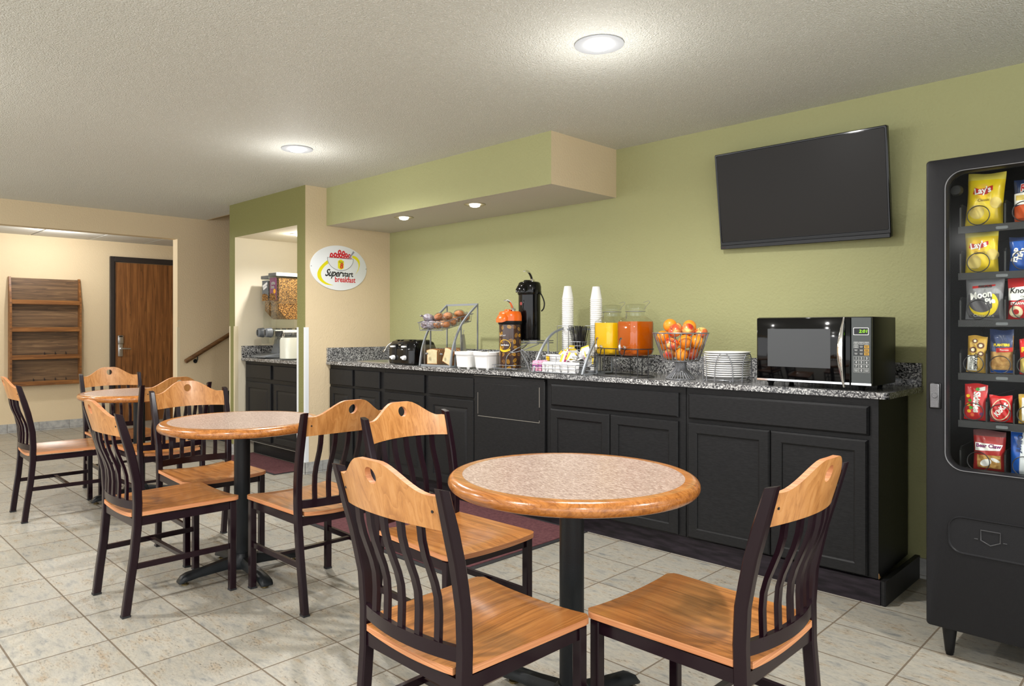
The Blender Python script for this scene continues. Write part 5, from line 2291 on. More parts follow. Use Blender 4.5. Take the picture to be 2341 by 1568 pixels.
def make_jar(name, label, loc, juice, fill):
    t = thing('juice_jar', label, 'jar', loc, ang)
    R_ = .088
    N_ = 40

    def ring(w, z, sqz):
        out = []
        for i in range(N_):
            a = 2 * PI * i / N_
            c_, s_ = math.cos(a), math.sin(a)
            e = 2 + 3.2 * sqz
            r_ = w / (abs(c_) ** e + abs(s_) ** e) ** (1 / e)
            out.append((r_ * c_, r_ * s_, z))
        return out
    prof_ = [(.05, .001, .2), (.066, .004, .6), (.078, .018, 1), (.082, .035, 1), (.082, .185, 1), (.078, .2, .8), (.062, .218, .3), (.051, .228, 0), (.05, .245, 0), (.055, .25, 0), (.055, .258, 0)]
    bb = MB()
    bb.loft([ring(w, z, q_) for w, z, q_ in prof_], cap=False)
    bb.build('glass_body', M_JGL, t)
    bb = MB()
    ins = .0028
    pj = [(w - ins, max(z, .006), q_) for w, z, q_ in prof_ if z < fill]
    bb.loft([ring(w, z, q_) for w, z, q_ in pj] + [ring(pj[-1][0] - .0005, fill, pj[-1][2])])
    bb.build('juice', juice, t)
    bb = MB()
    bb.lathe([(.0545, .262), (.057, .264), (.057, .285), (.053, .292), (.03, .295), (0, .295)], 32)
    bb.lathe([(.045, .262), (.0545, .262)], 32)
    bb.build('glass_lid', M_JGL, t)
    bb = MB()
    bb.tube([(x, y, .254) for x, y, z in arc((0, 0, 0), .0562, 0, 2 * PI, 30)[:-1]], .0012, 5, closed=True)
    bb.tube([(-.056, -.01, .254), (-.064, -.012, .235), (-.06, -.014, .21), (-.055, -.012, .235)], .0013, 5)
    bb.tube(catm([(.056, .01, .262), (.08, .01, .285), (.1, .01, .3), (.095, .01, .31), (.07, .01, .306), (.05, .01, .302)]), .001, 5)
    bb.build('bail_wire', M_WIRE, t)
    bb = MB()
    bb.lathe([(0, -.088), (.011, -.088), (.0125, -.081), (0, -.081)], 14, (0, 0, .05), 'y')
    bb.tube([(0, -.085, .05), (0, -.115, .05)], .006, 10)
    bb.lathe([(0, 0), (.005, 0), (.009, .018), (.008, .032), (.0, .034)], 12, (0, -.118, .032))
    bb.build('tap', M_CHROME, t)
    bb = MB()
    bb.tube([(0, -.118, .06), (.003, -.12, .085), (.012, -.124, .1), (.02, -.126, .102)], [.005, .004, .005, .006], 8)
    bb.build('tap_lever', M_CHROME, t)
    return t


make_jar('j', 'clasp-top glass jar of bright yellow juice in the black stand', (JY.x, JY.y, C0 + .1155), M_OJ, .19)
make_jar('j', 'clasp-top glass jar of amber juice in the black stand, fruit basket side', (JA.x, JA.y, C0 + .1155), M_AJ, .196)

# ================================================================== CEREAL DISPENSER AND MILK JAR (niche)
NZ = .9055
cdz = thing('cereal_dispenser', 'twin clear cereal dispenser on a grey stand inside the niche', 'dispenser', (-6.285, 3.2, NZ))
M_GPL = mat('grey_plastic', (98, 102, 106), .4)
M_LIDW = mat('pale_lid', (206, 210, 200), .4)


def b_cereal(nt, b_, tc):
    vo = nd(nt, 'ShaderNodeTexVoronoi', in_Scale=110.)
    nt.links.new(tc.outputs['Object'], vo.inputs['Vector'])
    n_ = nd(nt, 'ShaderNodeTexNoise', in_Scale=80., in_Detail=4.)
    nt.links.new(tc.outputs['Object'], n_.inputs['Vector'])
    v = mth(nt, 'ADD', mth(nt, 'MULTIPLY', vo.outputs['Distance'], -.6), mth(nt, 'ADD', n_.outputs[0], .22))
    nt.links.new(ramp(nt, v, [(.28, (70, 46, 20)), (.42, (138, 96, 44)), (.58, (176, 130, 66)), (.78, (200, 156, 92))]), b_.inputs['Base Color'])
    bp = nd(nt, 'ShaderNodeBump', in_Distance=.005)
    nt.links.new(v, bp.inputs['Height'])
    nt.links.new(bp.outputs[0], b_.inputs['Normal'])


M_CER = mat('cereal_flakes', (196, 146, 72), .8, build=b_cereal)
M_NAVY = mat('slate_card', (70, 82, 100), .5)
M_PURC = mat('purple_card', (118, 28, 100), .5)
for hx, m_card, zt in ((0, M_NAVY, .765), (.146, M_PURC, .785)):
    b = MB()
    b.box(hx - .004, hx + .144, -.006, .34, zt - .03, zt, .003)
    b.build('lid', M_GPL, cdz)
    b = MB()
    b.box(hx + .144, hx + .1465, -.004, .34, zt - .03, zt, 0)
    b.build('lid_trim', M_LIDW, cdz)
    # clear hopper shell
    b = MB()
    x0, x1 = hx + .004, hx + .138
    for (xa_, xb_, ya_, yb_, za_, zb_) in ((x0, x1, 0, .003, .515, zt - .03), (x1 - .003, x1, 0, .33, .5, zt - .03), (x0, x0 + .003, 0, .33, .5, zt - .03),
                                           (x0 + .012, x1 - .012, .01, .013, .26, .515), (x1 - .015, x1 - .012, .01, .33, .28, .5), (x0 + .012, x0 + .015, .01, .33, .28, .5)):
        b.box(xa_, xb_, ya_, yb_, za_, zb_)
    hp = b.build('clear_hopper', M_ACRYL, cdz, smooth=False)
    b = MB()
    b.prism([(.03, zt - .045), (.325, zt - .045), (.325, .36), (.11, .36), (.03, .44)], hx + .01, hx + .132, 'yz')
    b.build('cereal', M_CER, cdz, smooth=False)
    b = MB()
    b.box(hx + .012, hx + .13, .001, .0045, .53, zt - .045)
    b.build('label_card', m_card, cdz, smooth=False)
    b = MB()
    b.prism([(hx + .012 + .001, .531), (hx + .129, .531), (hx + .129, .575), (hx + .1, .592), (hx + .05, .6), (hx + .013, .59)], -.001, .0005, 'xz')
    b.build('card_cereal_picture', M_CER, cdz, smooth=False)
    b = MB()
    b.box(hx + .01, hx + .13, -.004, .32, .25, .262)
    b.build('divider_rail', M_LIDW, cdz)
    b = MB()
    b.tube([(hx + .07, -.02, .235), (hx + .07, .3, .235)], .042, 20)
    b.build('auger_housing', M_ACRYL, cdz)
    b = MB()
    for k in range(4):
        b.lathe([(0, 0), (.038, 0), (.038, .008), (0, .008)], 20, (hx + .07, .06 + .06 * k, .235), 'y')
    b.build('auger', M_GPL, cdz)
    b = MB()
    b.lathe([(0, -.075), (.03, -.075), (.04, -.068), (.043, -.04), (.046, -.02), (0, -.02)], 24, (hx + .07, 0, .235), 'y')
    kn = b.build('dispensing_knob', M_GPL, cdz)
    b = MB()
    b.box(hx + .063, hx + .077, -.078, -.07, .21, .26, .001)
    b.build('knob_grip', M_IRON, kn)
    b = MB()
    b.box(hx + .02, hx + .12, -.012, -.009, .13, .25)
    b.box(hx + .02, hx + .12, .09, .093, .13, .2)
    b.box(hx + .117, hx + .12, -.009, .09, .13, .2)
    b.box(hx + .02, hx + .023, -.009, .09, .13, .2)
    b.build('chute', M_ACRYL, cdz, smooth=False)
text('raisin', .036, M_INKW, cdz, (.222, -.0008, .69), bold=.0022, sx=.95)
text('raisin', .036, M_INK, cdz, (.222, -.0013, .69), bold=.0002, sx=.95)
text('bran', .036, M_INKW, cdz, (.215, -.0008, .655), bold=.0022, sx=.95)
text('bran', .036, M_INK, cdz, (.215, -.0013, .655), bold=.0002, sx=.95)
b = MB()
b.lathe([(0, -.001), (.022, -.001), (.022, 0)], 16, (.25, 0, .615), 'y')
b.build('card_sun', mat('sun_orange', (246, 176, 30), .5), cdz)
b = MB()
M4 = Matrix.Translation((.07, 0, .675)) @ Euler((0, -.35, 0)).to_matrix().to_4x4()
b.box(-.045, .045, -.0015, .0, -.006, .016, M=M4)
b.box(-.045, .03, -.0015, .0, -.03, -.01, M=M4)
b.build('card_white_band', M_SUG, cdz, smooth=False)
b = MB()
b.prism([(.04, .012), (.3, .012), (.3, .2), (.13, .26), (.11, .26), (.075, .1)], .075, .215, 'yz', bevel=.006)
b.build('tower', M_GPL, cdz, angle=40)
b = MB()
b.prism([(-.11, .01), (.1, .0), (.1, .045), (.06, .045), (-.105, .024)], -.0, .285, 'yz', bevel=.005)
b.build('drip_tray', M_GPL, cdz, angle=40)
mj = thing('milk_jar', 'square glass clasp jar of white milk beside the cereal dispenser', 'jar', (-5.69, 3.17, NZ))
b = MB()


def sqr(w, z, e):
    out = []
    for i in range(36):
        a = 2 * PI * i / 36
        c_, s_ = math.cos(a), math.sin(a)
        r_ = w / (abs(c_) ** e + abs(s_) ** e) ** (1 / e)
        out.append((r_ * c_, r_ * s_, z))
    return out


mp_ = [(.07, .001, 5), (.08, .012, 5), (.08, .17, 5), (.074, .19, 4), (.062, .2, 2.5), (.06, .215, 2), (.066, .222, 2), (.066, .232, 2)]
b.loft([sqr(*p_) for p_ in mp_], cap=False)
b.build('glass_body', M_JGL, mj)
b = MB()
b.loft([sqr(w - .003, max(z, .006), e) for w, z, e in mp_ if z < .195] + [sqr(.065, .194, 3)])
b.build('milk', mat('milk', (244, 242, 232), .3), mj)
b = MB()
b.lathe([(.0, .236), (.064, .236), (.067, .245), (.06, .256), (.0, .258)], 30)
b.build('glass_lid', mat('frosted_lid', (236, 236, 230), .3, alpha=.7), mj)
b = MB()
b.tube([(x, y, .226) for x, y, z in arc((0, 0, 0), .0675, 0, 2 * PI, 30)[:-1]], .0015, 5, closed=True)
b.tube(catm([(-.067, -.02, .235), (-.085, -.03, .22), (-.088, -.03, .16), (-.078, -.03, .14), (-.074, -.03, .18), (-.07, -.02, .226)]), .003, 6)
b.build('clasp', M_CHROME, mj)

# ================================================================== VENDING MACHINE
VX, VY = -.737, 2.965
vm = thing('vending_machine', 'black glass-front snack vending machine standing against the green wall', 'vending machine', (VX, VY, 0))
VW, VD, VZ0, VZ1 = 1.01, .86, .108, 1.795
gx0, gx1, gz0, gz1 = .064, .70, .578 + .107, 1.742
b = MB()
# shell: sides, top, bottom, back, and the column right of the glass
b.box(0, .02, .04, VD, VZ0 + .004, VZ1 - .004)
b.box(VW - .02, VW, .04, VD, VZ0 + .004, VZ1 - .004)
b.box(.02, VW - .02, .04, VD, VZ1 - .024, VZ1 - .004)
b.box(.02, VW - .02, .04, VD, VZ0 + .004, VZ0 + .03)
b.box(.02, VW - .02, VD - .02, VD, VZ0 + .03, VZ1 - .024)
b.build('cabinet_shell', M_VEND, vm)
b = MB()
b.use(M_VENDIN)
b.box(.021, .04, .05, .7, .66, 1.76)
b.box(.72, .74, .05, .7, .66, 1.76)
b.box(.04, .72, .68, .7, .66, 1.76)
b.box(.021, .74, .05, .7, .64, .66)
b.box(.021, .74, .05, .7, 1.76, 1.77)
b.build('inner_liner', None, vm, smooth=False)
b = MB()


def vr(m, y, x0=0., x1=VW, z0=VZ0, z1=VZ1, r=.012, n_=6):
    return [(x, y, z) for x, z in rrect(x0 + m, x1 - m, z0 + m, z1 - m, r, n_)]


rings = [vr(0, .042), vr(0, .01), vr(.003, .003), vr(.01, 0),
         vr(-.006, 0, gx0, gx1, gz0, gz1, .062), vr(-.004, -.003, gx0, gx1, gz0, gz1, .06), vr(-.001, -.003, gx0, gx1, gz0, gz1, .057),
         vr(.002, .002, gx0, gx1, gz0, gz1, .055), vr(.004, .03, gx0, gx1, gz0, gz1, .053)]
b.loft(rings, cap=False)
b.loft([vr(0, .042), vr(.004, .042, gx0, gx1, gz0, gz1, .053)], cap=False)
b.build('front_door', M_VEND, vm, angle=30)
b = MB()
b.tube([(x, -.003, z) for x, z in rrect(gx0 - .002, gx1 + .002, gz0 - .002, gz1 + .002, .058, 8)], .0018, 6, closed=True)
b.build('window_bead', mat('worn_bead', (120, 120, 122), .35, metal=.5), vm)
b = MB()
b.box(gx0 + .003, gx1 - .003, .018, .022, gz0 + .003, gz1 - .003)
b.build('window_pane', M_PANE, vm, smooth=False)
# embossed delivery flap with its arrow mark
b = MB()
fx0, fx1, fz0, fz1 = .069, .52, .388, .523
rings = [vr(0, -.0002, fx0, fx1, fz0, fz1, .045), vr(.002, -.004, fx0, fx1, fz0, fz1, .043), vr(.005, -.004, fx0, fx1, fz0, fz1, .040), vr(.008, -.0005, fx0, fx1, fz0, fz1, .037)]
b.loft(rings)
fl_ = b.build('delivery_flap', M_VEND, vm, angle=30)
b = MB()
ax, az = .197, .458
sh = [(-.028, .027), (.028, .027), (.028, -.008), (0, -.022), (-.028, -.008)]
b.tube([(ax + x, -.002, az + z) for x, z in sh], .0022, 6, closed=True)
b.tube([(ax - .047, -.002, az - .006), (ax - .036, -.002, az - .006)], .0018, 6)
b.tube([(ax + .036, -.002, az - .006), (ax + .047, -.002, az - .006)], .0018, 6)
b.build('push_mark', mat('embossed_edge', (58, 58, 60), .35), fl_)
lk = MB()
lk.use(M_BLACKPL).box(.012, .05, -.006, .002, .896, .99, .003)
lk.use(mat('worn_lock_metal', (110, 110, 112), .45, metal=.6, bump=(300, .001))).box(.016, .044, -.010, -.004, .9, .986, .002)
lk.lathe([(0, -.014), (.008, -.014), (.010, -.009), (0, -.009)], 18, (.031, 0, .944), 'y')
lk.build('door_lock', None, vm)
for x, y in ((.062, .06), (VW - .06, .06), (.062, VD - .07), (VW - .06, VD - .07)):
    b = MB()
    b.lathe([(0, 0), (.012, 0), (.013, .008), (.0145, .01), (.024, .1), (.024, .113), (0, .113)], 20, (x, y, 0))
    b.build('leg', M_BLACKPL, vm)
# trays, dividers and coils
SH = [(1.552, 0), (1.384, 0), (1.215, 0), (1.024, 1), (.853, 1), (.672, 0)]
COLW = {0: [.092, .225, .358, .49, .62], 1: [.092, .171, .250, .329, .408, .487, .566, .645]}
M_TRAY = mat('dark_grey_tray', (46, 47, 49), .4, spec=.3)
M_DIV = mat('black_divider', (20, 21, 21), .3)
for z, kind in SH:
    b = MB()
    b.box(.088, .70, .072, .6, z - .004, z)
    b.box(.086, .70, .068, .072, z - .024, z + .002, .001)
    tr_ = b.build('tray', M_TRAY, vm)
    cols = COLW[kind]
    for x in cols:
        b = MB()
        b.prism([(.076, z), (.58, z), (.58, z + .085), (.09, z + .085), (.076, z + .072)], x - .0025, x + .0025, 'yz')
        b.build('divider', M_DIV, tr_, smooth=False)
    for xa_, xb_ in zip(cols[:-1], cols[1:]):
        r_ = min(.034, (xb_ - xa_) / 2 - .009)
        cx_ = (xa_ + xb_) / 2 - (.012 if kind == 0 else 0.)
        b = MB()
        pts = []
        for k in range(0, 30):
            a = -PI / 2 + .35 + 2 * PI * k / 28
            pts.append((cx_ + r_ * math.cos(a), .074 + .0002 * k, z + .004 + r_ + r_ * math.sin(a)))
        b.tube(pts, .0017, 6)
        b.build('coil', M_BWIRE, tr_)
    b = MB()
    for k in range(3):
        b.prism(rrect(.2 + .16 * k, .235 + .16 * k, z - .018, z - .008, .004), .066, .068, 'xz')
    b.build('price_tab', M_GPL, tr_)
b = MB()
b.lathe([(0, .05), (.016, .05), (.02, .07), (0, .07)], 14, (.083, 0, 1.685), 'y')
b.build('bolt', M_BLACKPL, vm)


ld = bpy.data.lights.new('snack_fill_light', 'AREA')  # added fill light to brighten the snacks, no lamp seen in the machine
ld.shape = 'RECTANGLE'
ld.size, ld.size_y = .02, .95
ld.energy = 2.2
lo = bpy.data.objects.new('snack_fill_light', ld)
COL.objects.link(lo)
lo.location = (VX + .69, VY + .035, 1.2)
lo.rotation_euler = Vector((-1, .55, 0)).to_track_quat('-Z', 'Y').to_euler()


def make_bag(name, label, cat, x0, x1, z0, z1, depth, m, y=.083, crimp=.014, tilt=0., m_top=None, fold=.0022, group='snacks behind the vending machine glass'):
    """pillow bag; local origin at bottom centre of its front plane, returns thing and its front-surface function"""
    w, h = x1 - x0, z1 - z0
    t = thing(name, label, cat, (VX + (x0 + x1) / 2, VY + y + depth / 2 + .004, z0 + .001), 0, group)
    t.rotation_euler = (0, tilt, 0)
    rnd = random.Random(hash(label) % 1000 if False else len(label) * 7 + int(x0 * 1000))
    ph = [rnd.uniform(0, 6) for _ in range(4)]

    def surf(u, v):  # u -1..1, v 0..1
        e = min(1, (v * h) / crimp, ((1 - v) * h) / crimp)
        prof_ = (1 - abs(u) ** 3) ** .5 * math.sin(PI * min(1, max(0, v))) ** .45
        wr = fold * (math.sin(7 * u + ph[0] + 5 * v) * math.cos(9 * v + ph[1]) + .5 * math.sin(15 * v + 11 * u + ph[2]))
        return (depth / 2 * prof_ + wr * prof_) * max(0, e) + .0008

    b_ = MB()
    nx_, nz_ = 16, 22
    b_.use(m)
    for s_ in (-1, 1):
        V_ = []
        for i in range(nz_ + 1):
            v = i / nz_
            row = []
            for j in range(nx_ + 1):
                u = j / nx_ * 2 - 1
                ww = w / 2 * (1 - .05 * math.sin(PI * v) ** 2) + (.0015 * math.sin(40 * u) if v in (0, 1) else 0) * 0
                row.append(b_.bm.verts.new((u * ww, s_ * surf(u, v), v * h + (.0025 * math.sin(u * 3 + ph[3]) if i == nz_ else 0))))
            V_.append(row)
        for i in range(nz_):
            for j in range(nx_):
                b_.use(m_top if (m_top and i >= nz_ - 3) else m)
                f = b_.bm.faces.new((V_[i][j], V_[i][j + 1], V_[i + 1][j + 1], V_[i + 1][j]))
                f.material_index = b_.mi
    bmesh.ops.remove_doubles(b_.bm, verts=b_.bm.verts[:], dist=.0001)
    b_.build('bag', None, t, angle=60)

    def conf(co):
        u = max(-1, min(1, co.x / (w / 2)))
        v = max(0, min(1, co.z / h))
        return Vector((co.x, -surf(u, v) - .0006 + co.y * 1., co.z))
    return t, w, h, conf


def decal(t, conf, name, m, poly, lift=.0004, n_=6):
    """flat printed patch draped over the bag front; poly list of (x,z)"""
    b_ = MB()
    b_.use(m)
    v_ = [b_.bm.verts.new((x, 0, z)) for x, z in poly]
    f = b_.bm.faces.new(v_)
    bmesh.ops.triangulate(b_.bm, faces=[f])
    for _ in range(5):
        bmesh.ops.subdivide_edges(b_.bm, edges=[e for e in b_.bm.edges if e.calc_length() > .005], cuts=1)
        bmesh.ops.triangulate(b_.bm, faces=b_.bm.faces[:])
    for v in b_.bm.verts:
        p_ = conf(v.co)
        v.co = Vector((p_.x, p_.y - lift, p_.z))
    return b_.build(name, None, t, smooth=False)


def ell(cx_, cz_, a, b_, rot=0., n_=28, a0=0., a1=2 * PI):
    out = []
    for k in range(n_):
        q_ = a0 + (a1 - a0) * k / n_
        x, z = a * math.cos(q_), b_ * math.sin(q_)
        out.append((cx_ + x * math.cos(rot) - z * math.sin(rot), cz_ + x * math.sin(rot) + z * math.cos(rot)))
    return out


def btext(body, size, m, t, conf, x, z, rot=0., **kw):
    lift = kw.pop('lift', .001)
    return text(body, size, m, t, (x, -lift, z), rot=(PI / 2, -rot, 0), fn=lambda co: conf(co), **kw)


M_LAYS = mat('yellow_foil_bag', (240, 214, 30), .28, coat=.4, vary=(9, (226, 190, 10)))
M_LAYST = mat('yellow_foil_seal', (224, 208, 90), .3)
M_BRED = mat('logo_red', (190, 34, 30), .4)
M_BWH = mat('logo_white', (242, 242, 240), .4)
M_CHIP = mat('chip_picture', (226, 206, 120), .5, vary=(30, (206, 176, 84)))
M_BLUE = mat('blue_foil', (22, 84, 176), .25, coat=.3)
M_NVY = mat('navy_foil', (34, 52, 96), .3, coat=.3)
M_GRYF = mat('silver_grey_film', (150, 150, 156), .25, coat=.4, bump=(50, .004))
M_DGRY = mat('charcoal_print', (92, 90, 96), .4)
M_REDF = mat('red_foil', (206, 28, 32), .25, coat=.4)
M_DRED = mat('dark_red_film', (168, 44, 44), .3, coat=.3)
M_GOLD = mat('gold_foil', (214, 176, 74), .25, coat=.4, vary=(18, (190, 146, 50)))
M_TAN = mat('peanut_picture', (206, 164, 98), .5, vary=(70, (168, 118, 58)), bump=(70, .004))
M_ORR = mat('orange_red_print', (206, 84, 30), .4)
M_CRM = mat('cream_print', (236, 222, 186), .5)
M_BRN = mat('brown_print', (110, 70, 46), .5)
M_GRNP = mat('green_print', (70, 160, 50), .4)
M_CYAN = mat('light_blue_film', (96, 164, 220), .3, coat=.3)
M_SKYW = mat('white_film', (226, 232, 240), .3, coat=.3)


def lays(label, x0, x1, z0, z1, tilt, grey):
    t, w, h, cf_ = make_bag('chip_bag', label, 'chip bag', x0, x1, z0, z1, .055, M_LAYS, crimp=.016, tilt=tilt, m_top=M_LAYST)
    decal(t, cf_, 'gold_disc', mat('logo_gold', (238, 196, 40), .4), ell(-.006, h * .64, .026, .027))
    decal(t, cf_, 'logo_band', M_BRED, [(-.034, h * .6), (-.03, h * .72), (-.015, h * .685), (.004, h * .705), (.024, h * .75), (.025, h * .66), (.008, h * .585), (-.012, h * .575)], lift=.0009)
    btext("Lay's", .031, M_BWH, t, cf_, -.005, h * .655, rot=.16, bold=.0009, sx=.85, lift=.0018)
    btext('Classic', .013, M_BRN, t, cf_, -.0, h * .475, rot=.06, lift=.001)
    decal(t, cf_, 'chip_picture', M_CHIP, ell(-.02, h * .26, .023, .026, .4))
    decal(t, cf_, 'chip_picture', M_CHIP, ell(.036, h * .42, .016, .02, .1))
    return t


lays('yellow chip bag on the top shelf, tall and leaning slightly', .098, .212, 1.554, 1.742, .06, True)
lays('yellow chip bag on the second shelf, directly below another yellow one', .099, .2, 1.386, 1.534, .0, False)
t, w, h, cf_ = make_bag('chip_bag', 'orange, white and blue ridged chip bag on the top shelf', 'chip bag', .245, .35, 1.554, 1.705, .05, M_NVY)
decal(t, cf_, 'white_band', M_BWH, [(-.05, h * .4), (.05, h * .4), (.05, h * .7), (-.05, h * .66)])
decal(t, cf_, 'orange_base', M_ORR, [(-.05, h * .02), (.05, h * .02), (.05, h * .36), (-.02, h * .4), (-.05, h * .36)], lift=.0009)
decal(t, cf_, 'chip_picture', M_CHIP, [(-.044, h * .5), (.04, h * .5), (.042, h * .6), (-.044, h * .62)], lift=.001)
btext('Ruffles', .034, M_BWH, t, cf_, .0, h * .79, rot=.1, bold=.003, sx=.7, shear=.2, lift=.001)
btext('Ruffles', .034, M_BRED, t, cf_, .0, h * .79, rot=.1, bold=.0008, sx=.7, shear=.2, lift=.0018)
t, w, h, cf_ = make_bag('pastry_pouch', 'blue pouch with a red corner on the second shelf', 'pastry pouch', .232, .345, 1.386, 1.505, .04, M_BLUE, m_top=M_NVY)
btext('POP', .026, M_BWH, t, cf_, -.034, h * .45, rot=1.3, bold=.001, lift=.001)
btext('Tarts', .02, M_BWH, t, cf_, -.02, h * .47, rot=1.3, bold=.001, lift=.001)
decal(t, cf_, 'red_corner', M_BRED, [(-.006, h * .28), (.045, h * .28), (.045, h * .76), (-.006, h * .74)])
decal(t, cf_, 'fruit_picture', M_CRM, ell(.012, h * .38, .011, .008), lift=.0009)
t, w, h, cf_ = make_bag('cookie_pouch', 'grey and silver moon-shaped-print pouch on the third shelf', 'pouch', .1, .216, 1.217, 1.366, .045, M_GRYF, crimp=.016, tilt=.02)
decal(t, cf_, 'charcoal_field', M_DGRY, [(-.046, h * .03), (.046, h * .03), (.046, h * .62), (-.046, h * .6)])
decal(t, cf_, 'yellow_moon', mat('moon_yellow', (240, 214, 40), .4), ell(.0, h * .38, .044, .048, 0, 24, -PI * .95, PI * .3) + list(reversed(ell(-.006, h * .45, .04, .042, 0, 24, -PI * .95, PI * .25))), lift=.0009)
btext('Moon', .033, M_BWH, t, cf_, -.008, h * .58, rot=.2, bold=.0012, shear=.1, sx=.85, lift=.0018)
btext('Pie', .027, M_BWH, t, cf_, .02, h * .44, rot=.15, bold=.0012, sx=.9, lift=.0018)
btext('Chocolate', .0135, M_BWH, t, cf_, .0, h * .09, lift=.0016, space=1.1)
decal(t, cf_, 'striped_band', M_BRED, [(-.034, h * .8), (.034, h * .84), (.034, h * .8), (-.034, h * .74)])
btext('FRIDAYS', .0105, M_INK, t, cf_, .004, h * .79, rot=.04, bold=.0006, lift=.0016)
t, w, h, cf_ = make_bag('cookie_pouch', 'red and white jam cookie pouch on the third shelf', 'pouch', .228, .335, 1.217, 1.36, .04, M_REDF)
decal(t, cf_, 'white_band', M_BWH, [(-.05, h * .46), (.05, h * .46), (.05, h * .76), (.0, h * .8), (-.05, h * .76)])
btext("Knott's", .027, M_INK, t, cf_, -.01, h * .69, rot=-.03, bold=.0006, shear=.15, sx=.9)
btext('Cookies', .009, M_INK, t, cf_, .0, h * .55, shear=.2)
btext('STRAWBERRY', .0125, M_BWH, t, cf_, -.006, h * .38, bold=.0006, sx=.95)
decal(t, cf_, 'cookie_picture', M_CRM, ell(-.028, h * .18, .02, .02))
decal(t, cf_, 'jam_picture', M_BRED, ell(-.028, h * .18, .009, .009), lift=.0009)
decal(t, cf_, 'cookie_picture', M_CRM, ell(.016, h * .17, .02, .02))
decal(t, cf_, 'jam_picture', M_BRED, ell(.016, h * .17, .009, .009), lift=.0009)
t, w, h, cf_ = make_bag('candy_pouch', 'narrow gold caramel candy pouch on the fourth shelf', 'candy', .105, .164, 1.026, 1.158, .025, M_GOLD, crimp=.012, tilt=.05)
decal(t, cf_, 'white_panel', M_BWH, [(-.026, h * .05), (.004, h * .05), (.004, h * .48), (-.026, h * .46)])
btext('CARAMEL', .017, M_INK, t, cf_, .0, h * .3, rot=-PI / 2, bold=.0004, sx=.78)
btext('Creams', .015, M_INK, t, cf_, -.014, h * .25, rot=-PI / 2, shear=.2, sx=.9)
for x, z, r_ in ((-.01, .62, .011), (.012, .74, .011), (-.006, .86, .008), (.014, .52, .009)):
    decal(t, cf_, 'candy_picture', M_BRN, ell(x, h * z, r_, r_), lift=.0006)
    decal(t, cf_, 'candy_centre', M_CRM, ell(x, h * z, r_ * .5, r_ * .5), lift=.001)
t, w, h, cf_ = make_bag('peanut_pouch', 'clear and navy peanut pouch on the fourth shelf', 'pouch', .176, .246, 1.026, 1.18, .034, M_TAN, crimp=.012, m_top=M_NVY)
decal(t, cf_, 'navy_field', M_NVY, [(-.033, h * .5), (.033, h * .5), (.033, h * .88), (-.033, h * .88)])
decal(t, cf_, 'red_band', M_BRED, [(-.014, h * .48), (.033, h * .5), (.033, h * .6), (-.014, h * .58)], lift=.0009)
btext('PLANTERS', .0125, mat('logo_yellow', (246, 216, 40), .4), t, cf_, .002, h * .65, bold=.0006, sx=.8)
btext('Peanuts', .008, M_BWH, t, cf_, .01, h * .54, lift=.0016)
decal(t, cf_, 'blue_base', M_BLUE, [(-.033, .002), (.033, .002), (.033, h * .08), (-.033, h * .08)])
t, w, h, cf_ = make_bag('cracker_pouch', 'red cracker pouch with yellow lettering on the fourth shelf', 'pouch', .262, .325, 1.026, 1.15, .03, M_REDF)
btext('RITZ', .024, M_YELP, t, cf_, .0, h * .68, bold=.001)
decal(t, cf_, 'cracker_picture', M_CHIP, [(-.028, h * .04), (.028, h * .04), (.028, h * .42), (-.028, h * .46)])
t, w, h, cf_ = make_bag('candy_pouch', 'red fruit candy pouch with vertical white lettering on the fifth shelf', 'candy', .098, .168, .855, .985, .022, M_REDF, crimp=.01, tilt=.03)
btext('Skittles', .027, M_BWH, t, cf_, .004, h * .5, rot=-PI / 2, bold=.0012, sx=.95)
for x, z, m_ in ((-.018, .24, M_YELP), (-.012, .34, M_GRNP), (-.02, .42, M_YELP), (-.016, .54, M_GRNP), (.006, .86, M_GRNP), (-.008, .14, M_ORR), (-.022, .66, M_YELP), (.02, .18, M_PURC)):
    decal(t, cf_, 'candy_dot', m_, ell(x, h * z, .006, .006), lift=.0006)
decal(t, cf_, 'white_patch', M_BWH, [(.008, h * .8), (.028, h * .84), (.028, h * .95), (.01, h * .9)])
t, w, h, cf_ = make_bag('wafer_bar', 'red wafer bar wrapper with white oval lettering on the fifth shelf', 'candy', .178, .245, .855, .948, .018, M_REDF, crimp=.008, tilt=-.02)
decal(t, cf_, 'cream_oval', M_CRM, ell(-.0, h * .47, .027, .04, -.3))
decal(t, cf_, 'red_oval', M_REDF, ell(-.0, h * .47, .024, .036, -.3), lift=.0008)
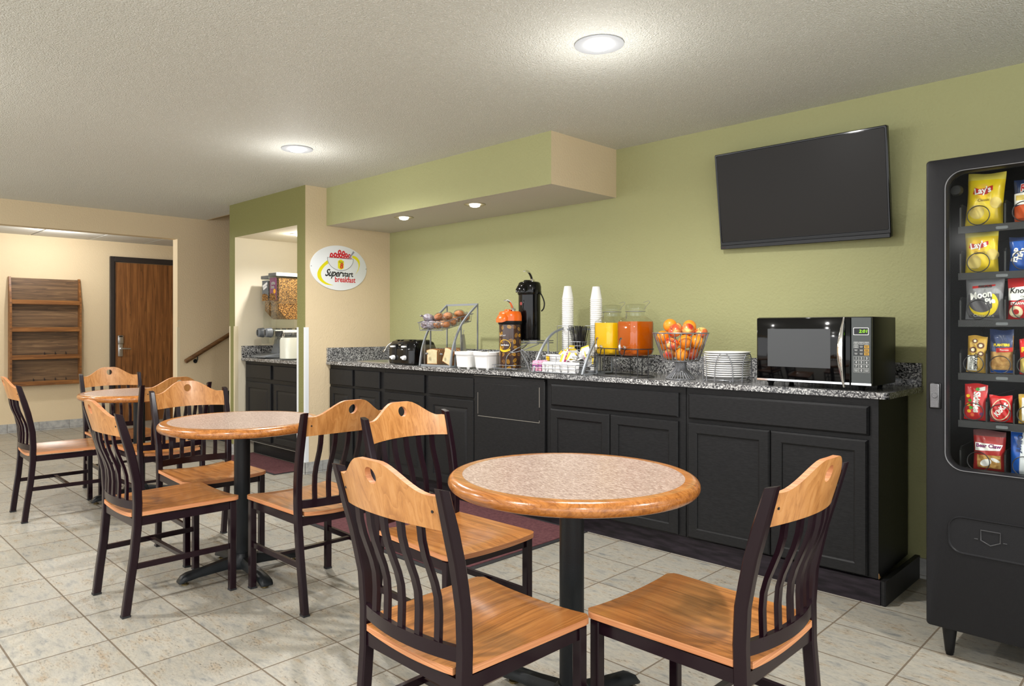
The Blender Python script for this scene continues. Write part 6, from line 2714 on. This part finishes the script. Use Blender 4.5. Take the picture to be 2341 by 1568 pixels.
btext('KitKat', .023, M_BWH, t, cf_, .0, h * .46, rot=.95, bold=.001, shear=.3, sx=.9, lift=.0018)
t, w, h, cf_ = make_bag('peanut_bar', 'gold and white peanut bar wrapper on the fifth shelf', 'candy', .26, .322, .855, .955, .02, M_GOLD)
decal(t, cf_, 'white_panel', M_BWH, [(-.02, h * .1), (.02, h * .1), (.02, h * .9), (-.02, h * .9)])
btext('PAYDAY', .02, M_BRED, t, cf_, .0, h * .5, rot=-PI / 2, bold=.001)
t, w, h, cf_ = make_bag('pastry_pouch', 'red and white bear claw pastry pouch on the lowest shelf', 'pastry pouch', .125, .223, .674, .82, .045, M_DRED, m_top=mat('clear_dark_seal', (110, 70, 72), .2))
decal(t, cf_, 'white_band', M_BWH, [(-.04, h * .5), (.034, h * .54), (.042, h * .68), (-.04, h * .7)])
btext('Bear Claw', .0185, M_PURC, t, cf_, .0, h * .63, bold=.0006, sx=.95)
decal(t, cf_, 'pastry_picture', M_TAN, [(-.034, h * .08), (.036, h * .08), (.036, h * .42), (-.034, h * .4)])
decal(t, cf_, 'icing_picture', M_BWH, ell(-.008, h * .22, .018, .012, .5), lift=.0009)
decal(t, cf_, 'icing_picture', M_BWH, ell(.02, h * .3, .014, .006, -.4), lift=.0009)
t, w, h, cf_ = make_bag('pastry_pouch', 'blue and white jumbo honey bun pouch on the lowest shelf', 'pastry pouch', .236, .345, .674, .825, .05, M_SKYW)
decal(t, cf_, 'blue_edge', M_BLUE, [(-.054, .003), (-.03, .003), (-.02, h * .98), (-.054, h * .98)])
decal(t, cf_, 'orange_panel', M_ORR, [(-.008, h * .42), (.052, h * .42), (.052, h * .86), (-.006, h * .86)])
btext('JUMBO', .019, M_NVY, t, cf_, -.026, h * .74, rot=PI / 2 - .1, bold=.0008, lift=.0018)
btext('Honey', .031, M_BWH, t, cf_, .012, h * .62, rot=1.2, bold=.0008, shear=.3, lift=.0018)
btext('Bun', .03, M_BWH, t, cf_, .036, h * .6, rot=1.2, bold=.0008, shear=.3, lift=.0018)

bpy.context.view_layer.update()
